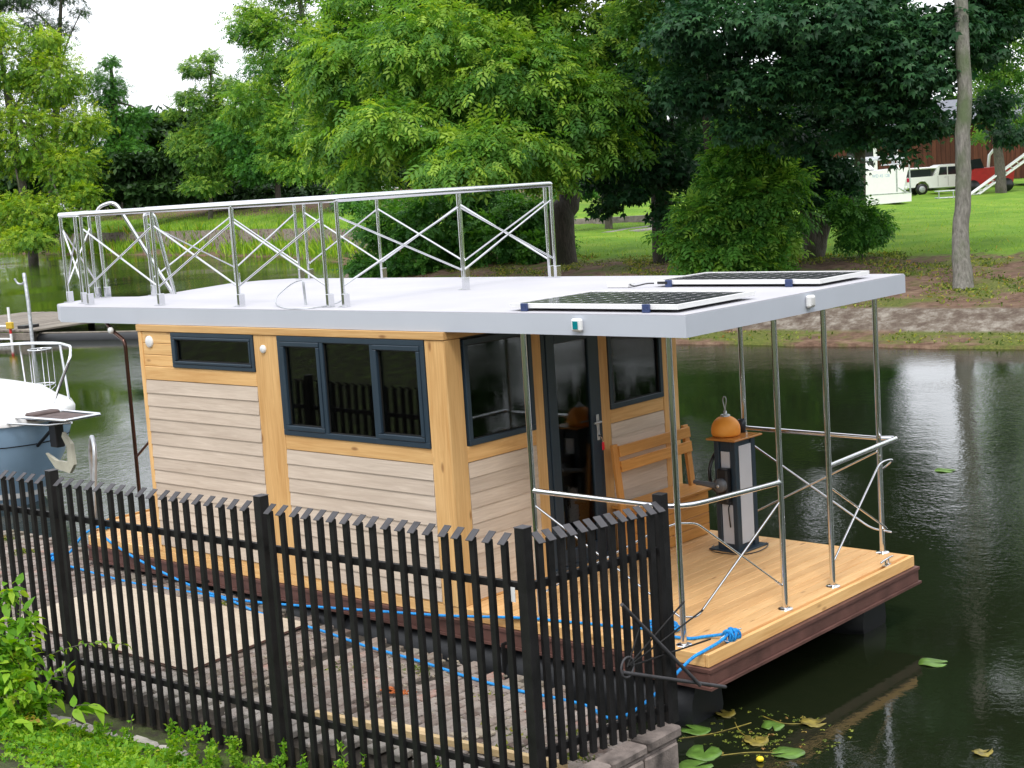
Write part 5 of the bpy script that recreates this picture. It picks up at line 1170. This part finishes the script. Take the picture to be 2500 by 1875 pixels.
for _ in range(52000):
    q = RNG.uniform(-20, 16); s = RNG.uniform(.15, 12)
    if 1.3 < s < 2.15: continue
    if s < 1.3 and RNG.random() > .26 * (1 + 1.6 * math.sin(q * 1.9) * math.sin(q * .7)): continue
    x0 = q * .968 - (shore_p(q) + s) * .25; y0 = q * .25 + (shore_p(q) + s) * .968
    if s > 2 and math.sin(x0 * .9 + 1) * math.sin(y0 * 1.1) + math.sin(x0 * 2.3 + y0) * .5 + RNG.normal() * .35 < -.05: continue
    P.append((x0, y0, ground(x0, y0) - .01))
P = np.array(P); k = len(P); ax = RNG.normal(size=(k, 3)) * .6; ax[:, 2] = .8
nr = RNG.normal(size=(k, 3)); nr[:, 2] += .8
tag(scatter('bank_weeds', CLUMP, P, ax, nr, .075 * RNG.uniform(.5, 1.3, k), RNG.uniform(0, 1, k), M['l_bankweed']), 'patchy green and yellow weeds over the brown slope of the right bank', 'weeds', kind='stuff')
P = []
for _ in range(16000):
    q = RNG.uniform(-30, 14); s = 11.5 + RNG.uniform(0, 1) ** 1.7 * 35; p = shore_p(q) + s; x, y = q * .968 - p * .25, q * .25 + p * .968; P.append((x, y, ground(x, y) - .01))
blades('lawn_grass', 'mown bright lawn grass sloping down under the trees', P, .13, M['l_grass'], tpl=BROAD, leanr=.6)

# ------------------------------------------------------------------ park things beyond the lawn
RV = math.atan2(.6615, .7473)         # heading of a thing seen side on, facing right
def ovl(a, b_): return a
# pickup
pkp = below(2300, 94); tk = thing('pickup_truck', 'white double cab pickup parked before the barn facing right', 'pickup truck', tuple(pkp), RV)
wp_ = plain('white_car_paint', (.88, .88, .88), .25, var=.01, bmp=0)
side = [(-2.35, .62), (-2.35, 1.12), (-.75, 1.14), (-.72, 1.14), (-.45, 1.72), (-.2, 1.80), (.75, 1.80), (1.0, 1.70), (1.5, 1.18), (2.35, 1.06), (2.55, .85), (2.5, .5), (2.0, .42), (1.95, .42), (1.85, .72), (1.6, .86), (1.3, .82), (1.1, .6), (1.05, .42), (-1.0, .42), (-1.05, .62), (-1.25, .84), (-1.55, .86), (-1.8, .70), (-1.88, .5), (-2.3, .5)]
MB().prism(side, -.88, .88, 1).build('body', wp_, tk)
MB().box((-2.28, -.80, 1.10), (-.82, .80, 1.60), .06).build('bed_cover', M['carglass'], tk); MB().box((-2.3, -.84, 1.58), (-.3, .84, 1.70), .05).build('canopy_roof', wp_, tk)
for a, b_ in ((-.42, .10), (.16, .78)): MB().prism([(a, 1.18), (b_, 1.18), (b_ - (.0 if b_ < .5 else .06), 1.66), (a + (.1 if a < 0 else 0), 1.66)], -.892, -.881, 1).build('side_window', M['carglass'], tk)
MB().prism([(.84, 1.18), (1.32, 1.20), (.98, 1.62), (.84, 1.66)], -.892, -.881, 1).build('side_window', M['carglass'], tk)
MB().prism([(1.02, 1.66), (1.46, 1.20), (1.50, 1.20), (1.06, 1.68)], -.78, .78, 1).build('windscreen', M['carglass'], tk)
for x in (-1.45, 1.52):
    for y in (-.80, .80):
        wh = MB().lathe([(.001, -.12), (.30, -.12), (.36, -.08), (.37, 0), (.36, .08), (.30, .12), (.001, .12)], (x, y, .37), 22, 1).build('wheel', M['black'], tk)
        sg = -1 if y < 0 else 1; MB().lathe([(.001, sg * .13), (.07, sg * .135), (.19, sg * .125), (.21, sg * .115)], (x, y, .37), 16, 1).build('rim', M['galv'], wh)
MB().box((-2.37, -.90, .85), (-2.20, -.80, 1.10), .02).build('tail_light', plain('tail_light_red', (.5, .01, .06), .3), tk)
MB().box((-2.45, -.85, .42), (-2.33, .85, .60), .03).build('bumper', M['gel'], tk); MB().box((-2.36, -.2, .66), (-2.352, .2, .78), .002).build('number_plate', M['gel'], tk)
MB().tube([(.16, -.893, 1.1), (.16, -.893, .5)], .008, 4).tube([(-.46, -.893, 1.14), (-.46, -.893, .5)], .008, 4).build('door_gap', M['black'], tk)
for x in (.02, .66): MB().box((x - .09, -.90, 1.02), (x + .05, -.881, 1.05), .005).build('door_handle', M['galv'], tk)
# white sailboat on land, stern towards the right
bb = below(2150, 80); sl = thing('sailboat', 'white sailing boat laid up on the lawn with lowered mast and stern frame', 'sailboat', tuple(bb), RV)
hs_ = [(-4.5, .75), (-3.2, .18), (-1.6, .03), (1.40, .10), (1.42, .48), (.98, .55), (1.30, 1.55), (-.5, 1.50), (-3.2, 1.58), (-4.6, 1.75)]
MB().prism(hs_, -.9, .9, 1).build('hull', M['gel'], sl)
MB().box((-1.6, -.915, .46), (1.41, -.903, .50), .002).build('rubbing_strake', M['galv'], sl); MB().box((.62, -.91, .55), (.70, -.902, 1.52), .002).build('hull_joint', M['galv'], sl)
MB().prism([(-3.8, 1.6), (-.4, 1.55), (-.7, 1.85), (-3.2, 1.95)], -.6, .6, 1).build('cabin_top', M['gel'], sl)
for j in range(3): MB().tube([(-3.6, -.4 + .25 * j, 1.98 + .05 * j), (1.3, -.35 + .25 * j, 1.95 + .05 * j)], .04, 6).build('spar', M['galv'], sl)
MB().tube([(-1.0, -.5, 1.50), (1.1, -.95, .55)], .035, 6).build('brace_bar', M['galv'], sl)
for y in (-.85, .85): MB().tube([(1.38, y, .48), (1.34, y, 1.85)], .04, 6).build('stern_post', M['galv'], sl)
MB().tube([(1.36, -.85, 1.72), (1.36, .85, 1.72)], .035, 6).tube([(1.36, -.85, 1.72), (.3, -.85, 1.70)], .03, 6).tube([(1.36, .85, 1.72), (.3, .85, 1.70)], .03, 6).build('stern_rail', M['galv'], sl)
MB().tube([(.70, -.1, 1.52), (.68, -.1, 2.9)], .09, 8).build('mast_stub', M['galv'], sl); MB().tube([(.95, -.1, 1.52), (.92, -.1, 2.35)], .05, 8).build('pulley_post', M['gel'], sl)
MB().box((1.0, -.25, .70), (1.2, .25, 1.15), .05).build('outboard_bracket', M['black'], sl)
rt = bpy.data.curves.new('registration_text', 'FONT'); rt.body = 'WD 45 128'; rt.size = .19; rt.extrude = .002; rt.materials.append(plain('pale_blue_letters', (.35, .45, .62), .5)); tmp = bpy.data.objects.new('tmp', rt); tme = bpy.data.meshes.new_from_object(tmp); bpy.data.objects.remove(tmp); to = bpy.data.objects.new('registration_text', tme); link(to, sl); to.location = (-.62, -.905, 1.20); to.rotation_euler = (math.pi / 2, 0, 0)
sl.scale = (1, 1, 1.22)
# barn of upright red-brown planks
bn0, bn1 = below(1780, 108), below(2640, 100); dv = bn1 - bn0; Lb = float(np.hypot(dv[0], dv[1])); ra = math.atan2(dv[1], dv[0])
barn = thing('barn', 'old red-brown plank barn with grey roof behind the parked pickup', 'barn', (bn0[0], bn0[1], float(bn0[2]) - .1), ra)
M['barn'] = wood('barn_plank', 2, (.055, .020, .012), (.14, .048, .026), knots=False, rough=.9, var=.35, grain=.6)
bxl = lambda nm, lo, hi, m_, c=.01: MB().box(lo, hi, c).build(nm, m_, barn)
bxl('wall_frame', (0, .08, 0), (Lb, 5, 3.6), M['black'], 0)
s_ = None; x = 0
while x < Lb:
    if not (8.2 < x < 10.2):
        if s_ is None: s_ = MB().box((0, 0, 0), (.285, .06, 3.9), .01).build('plank', M['barn'], barn); s_.location = (x, 0, 0)
        else: inst(s_, 'plank', (x, random.uniform(-.02, .015), 0), barn)
    x += .30
bxl('roof', (-.4, -.6, 3.95), (Lb + .4, 6, 4.1), plain('grey_roof_sheet', (.20, .22, .26), .6)); bxl('door_post', (10.2, -.05, 0), (10.45, .1, 3.2), M['gel'])
MB().prism([(-.6, 3.9), (3, 5.6), (6.2, 3.9)], -.3, Lb + .3, 0).build('gable_roof', plain('grey_roof_slope', (.17, .18, .21), .7), barn)
# red machine with white lattice ladder
rm = thing('red_machine', 'red wheeled machine with white lattice ramp beside the pale right trunk', 'machine', tuple(below(2410, 91)), RV)
red = plain('machine_red', (.50, .02, .02), .4); MB().prism([(-1.4, .5), (1.4, .5), (1.5, 1.3), (.6, 1.5), (-.9, 1.45), (-1.5, 1.1)], -.6, .6, 1).build('body', red, rm)
MB().prism([(-1.3, 1.46), (-.3, 1.46), (-.5, 2.05), (-1.1, 2.0)], -.55, .55, 1).build('cab', M['carglass'], rm)
MB().tube([(.0, -.3, 1.4), (.1, -.3, 2.2), (.45, -.3, 2.6)], .09, 8).build('arm', M['gel'], rm); MB().box((.35, -.45, 2.4), (.75, -.1, 2.75), .04).build('arm_head', red, rm)
for x in (-1.0, 1.0): MB().lathe([(.001, -.12), (.38, -.1), (.4, 0), (.38, .1), (.001, .12)], (x, -.65, .4), 18, 1).build('wheel', M['black'], rm)
rp = thing('lattice_ramp', 'white lattice ladder ramp leaning up to the right before the red machine', 'ramp', tuple(below(2405, 89)), RV)
for y in (-.9, -.5): MB().tube([(-1.1, y, .0), (3.1, y, 2.75)], .055, 6).build('rail', M['gel'], rp)
for y in (-.9, -.5): MB().tube([(-.6, y, -.0 + .0), (3.3, y, 2.5)], .05, 6).build('rail', M['gel'], rp)
for j in range(12): a = j / 11; MB().tube([(-1.1 + 4.2 * a, -.9, 2.75 * a), (-.6 + 3.9 * a, -.5, 2.5 * a)], .035, 6).build('rung', M['gel'], rp)
tr_ = thing('small_trailer', 'low grey metal frame trailer standing on the grass left of the big grey trunk', 'trailer', tuple(below(2310, 84)), RV)
for z in (.05, .42): MB().tube(bend([(-.5, -.4, z), (.9, -.4, z), (.9, .4, z), (-.5, .4, z), (-.5, -.4, z)], .02), .03, 6).build('frame', M['galv'], tr_)
for x in (-.5, .3, .9): MB().tube([(x, -.4, -.02), (x, -.4, .42)], .03, 6).build('post', M['galv'], tr_)
ky = thing('kayak', 'bright yellow kayak lying on the path edge behind the dark trunk', 'kayak', tuple(gpt(1690, 543, .72)), RV)
yk = plain('kayak_yellow', (.75, .52, .01), .35)
MB().tube([(-1.1, 0, .2), (-.7, 0, .18), (0, 0, .16), (.8, 0, .18), (1.25, 0, .24)], [.02, .14, .2, .14, .02], 10).build('hull', yk, ky); MB().lathe([(.15, .0), (.17, .02), (.12, .02)], (0, 0, .34), 12).build('cockpit_rim', M['black'], ky)
lb_ = thing('life_jacket', 'orange life jacket hung on a post in the park far behind the trunk', 'life jacket', tuple(gpt(1702, 500, .72)), RV); og = plain('vest_orange', (.8, .16, .01), .6)
MB().tube([(0, 0, 0), (0, 0, .9)], .03, 6).build('post', M['galv'], lb_); MB().box((-.45, -.1, .45), (.1, .05, .8), .05).build('vest_panel', og, lb_); MB().box((.12, -.1, .6), (.4, .05, 1.15), .05).build('vest_panel', og, lb_)

# ------------------------------------------------------------------ foreground bush, weeds
fbp = at(50, 1700, 10.7); fb_ = thing('leafy_shrub', 'bright lime green shrub in the lower left corner before the fence', 'shrub', (fbp[0], fbp[1], nearz(fbp[0], fbp[1])))
b0 = np.array(fb_.location)
def big_leaf(nm, L=.105, Wd=.5):
    xs = [0, .18, .42, .7, 1]; ws = [.01, .30 * Wd * 2, .36 * Wd * 2, .22 * Wd * 2, 0]; vs = []
    for x, w_ in zip(xs, ws): vs += [(x * L, -w_ * L * .6, .12 * w_ * L - .25 * x * x * L), (x * L, 0, -.25 * x * x * L), (x * L, w_ * L * .6, .12 * w_ * L - .25 * x * x * L)]
    fs = [(3 * i + a, 3 * i + 3 + a, 3 * i + 4 + a, 3 * i + 1 + a) for i in range(4) for a in (0, 1)]
    me = bpy.data.meshes.new(nm); me.from_pydata(vs, [], fs); me.polygons.foreach_set('use_smooth', [True] * len(fs)); me.materials.append(M['l_bright'])
    a_ = me.attributes.new('tint', 'FLOAT', 'POINT'); a_.data.foreach_set('value', [.55] * len(vs)); return me
meshes = []
for tnt in (.25, .5, .7, .88):
    me = big_leaf('leaf'); me.attributes['tint'].data.foreach_set('value', [tnt] * len(me.vertices)); meshes.append(me)
def leaf_at(p, par, d, sc=1.0):
    o = bpy.data.objects.new('leaf', random.choice(meshes)); link(o, par); o.location = p
    q = Vector(d).to_track_quat('X', 'Z'); o.rotation_euler = (q @ Matrix.Rotation(random.gauss(0, .6), 4, 'X').to_quaternion()).to_euler(); o.scale = (sc,) * 3; return o
BL = [(lobe(u, v, D, ru, rv, rd)) for u, v, D, ru, rv, rd in [(20, 1800, 10.5, 90, 100, .3), (60, 1700, 10.6, 55, 90, .25), (35, 1600, 10.7, 35, 60, .18), (90, 1830, 10.4, 55, 60, .22), (-40, 1650, 10.7, 70, 160, .3), (50, 1530, 10.8, 22, 45, .12), (15, 1450, 10.9, 25, 30, .1)]]
cnt = 0
for c_, r_ in BL:
    k = int(34 * (r_[0] * r_[2]) / .06) + 10
    for _ in range(min(k, 70)):
        if cnt >= 270: break
        d = RNG.normal(size=3); d /= np.linalg.norm(d); 
        if d @ (CAM - c_) < -2: d = -d
        p = c_ + d * np.array(r_) * RNG.uniform(.85, 1.1) - b0; dd = d + RNG.normal(size=3) * .5; dd[2] -= .5
        leaf_at(p, fb_, dd, random.uniform(.7, 1.35)); cnt += 1
crown(fb_, [(c_ - b0, (r_[0] * .95, r_[1], r_[2] * .95)) for c_, r_ in BL], 1700, CLUMP, .055, M['l_bright'], .09, 12, .5, name='small_leaves')['kind'] = 'stuff'
mb = MB()
for u, v in ((50, 1460), (90, 1700), (0, 1600), (30, 1540)): mb.tube(smoothline([(0, 0, -.05), (at(u * .5 + 20, 1750, 10.65) - b0), (at(u, v, 10.75) - b0)]), [.012 - .0005 * i for i in range(13)], 6)
mb.build('stem', M['bark_mid'], fb_)
def twig(name, label, uv, D, nl, sc=.8, r=.005, cat='weed', pairs=True, seedling=False):
    pts = [at(u, v, D) for u, v in uv]; p0 = pts[0]; t = thing(name, label, cat, tuple(p0)); P_ = smoothline([p - p0 for p in pts], 6)
    MB().tube(P_, [r * (1 - .6 * i / len(P_)) for i in range(len(P_))], 6).build('stem', M['bark_mid'] if not seedling else M['l_bright'], t)
    for j in range(nl):
        f_ = (j + .7) / nl; q = P_[min(len(P_) - 1, int(f_ * (len(P_) - 1)))]; dr_ = P_[-1] - P_[0]; d = dr_ / np.linalg.norm(dr_) * .5 + RNG.normal(size=3) * .7; d[2] -= .1
        leaf_at(q, t, d, sc * random.uniform(.6, 1.2))
    return t
twig('bramble_stem', 'arching pale bramble stem with small leaf groups crossing the fence at lower left', [(60, 1625), (150, 1588), (210, 1572), (270, 1570), (320, 1578)], 10.9, 34, .55)
twig('bramble_stem', 'leafy side shoot with two broad leaves before the left fence post', [(95, 1720), (120, 1665), (140, 1640), (180, 1640)], 10.6, 16, 1.0)
twig('tall_weed', 'weed with one long upright leaf at the foot of the left fence post', [(175, 1760), (178, 1735), (190, 1722), (238, 1722)], 10.5, 9, 1.4)
twig('tall_weed', 'slim pale flowering weed stalk above the row of cobblestones', [(322, 1810), (320, 1780), (322, 1752)], 10.9, 14, .38)
twig('tall_weed', 'feathery green weed in front of the fence at bottom centre', [(840, 1885), (838, 1850), (825, 1812)], 9.45, 34, .42)
twig('tall_weed', 'small weed sprig just right of the feathery green weed', [(884, 1885), (888, 1860), (892, 1842)], 9.45, 12, .42)
twig('tall_weed', 'low weed sprig at the bottom edge before the right half of the fence', [(1075, 1885), (1074, 1865), (1070, 1848)], 9.3, 14, .45)
twig('tall_weed', 'yellowish weed left of the feathery weed at the bottom edge', [(735, 1885), (735, 1860), (742, 1842)], 9.55, 14, .42)
for lab, uv in (('spreading thin weed among the grass right of the cobblestones', [(440, 1845), (455, 1800), (480, 1770)]), ('thin weed at the grass edge below the middle fence section', [(560, 1870), (565, 1840), (585, 1815)])):
    twig('tall_weed', lab, uv, 10.5, 20, .38)
P = []; 
for _ in range(11000):
    x = RNG.uniform(-3.2, 1.9); d = .36 + abs(RNG.normal()) * .42
    y = FX(x) - d
    if -2.05 < x < .25 and d < .66 and RNG.random() < .8: continue
    P.append((x, y, nearz(x, y) + RNG.uniform(0, .035)))
P = np.array(P); k = len(P); ax = RNG.normal(size=(k, 3)) * .9; ax[:, 2] = RNG.uniform(.1, 1, k); nr = RNG.normal(size=(k, 3)) * .5; nr[:, 2] += .8
tag(scatter('ground_cover', CLUMP, P, ax, nr, .040 * RNG.uniform(.5, 1.5, k), RNG.uniform(.05, .85, k) + (RNG.uniform(0, 1, k) > .93) * .15, M['l_bright']), 'low bright green weeds and grass covering the bank in the lower left', 'ground cover', kind='stuff')
P = []
for _ in range(4200):
    x = RNG.uniform(-3.2, 1.9); d = .40 + abs(RNG.normal()) * .4; y = FX(x) - d
    if -2.0 < x < .2 and d < .6: continue
    P.append((x, y, nearz(x, y)))
blades('bank_edge_grass', 'thin green and yellow grass blades on the near bank below the fence', P, .085, M['l_grass'], leanr=.5)
P = []; A = []
for _ in range(46):
    cx = RNG.uniform(-1.3, 2.0); cy = FX(cx) - RNG.uniform(.10, .5); h = RNG.uniform(.05, .24) * (1 if cx > -.4 else .6); lx, ly = RNG.normal(size=2) * .3
    for j in range(int(18 + h * 90)):
        f_ = RNG.uniform(0, 1); P.append((cx + lx * f_ * h + RNG.normal() * .014, cy + ly * f_ * h + RNG.normal() * .014, nearz(cx, cy) + f_ * h)); A.append(RNG.normal(size=3) * .6 + [0, 0, .7])
P = np.array(P); A = np.array(A); k = len(P)
tag(scatter('fence_foot_weeds', CLUMP, P, A, RNG.normal(size=(k, 3)), .028 * RNG.uniform(.5, 1.5, k), RNG.uniform(.1, .9, k), M['l_bright']), 'wispy green weeds sprouting along the foot of the fence', 'weeds', kind='stuff')
# little plants growing in the quay joints
P = []
for cx, cy, k_ in [(.9, -.75, 30), (1.5, -1.2, 40), (1.9, -1.0, 30), (2.2, -1.3, 40), (-2.7, -.2, 60), (-1.9, -.35, 30), (.1, -.6, 20), (-6.4, .0, 80), (-7.2, .2, 80), (1.75, -1.45, 40), (-.5, -.9, 20)]:
    for _ in range(k_): P.append((cx + RNG.normal() * .07, cy + RNG.normal() * .05, ZQ - .005))
P = np.array(P); k = len(P); ax = RNG.normal(size=(k, 3)); ax[:, 2] = 1
tag(scatter('joint_weeds', CLUMP, P, ax, RNG.normal(size=(k, 3)), .03 * RNG.uniform(.5, 1.4, k), RNG.uniform(0, 1, k), M['l_bankweed']), 'small weeds and moss growing in the joints of the quay bricks', 'weeds', kind='stuff')
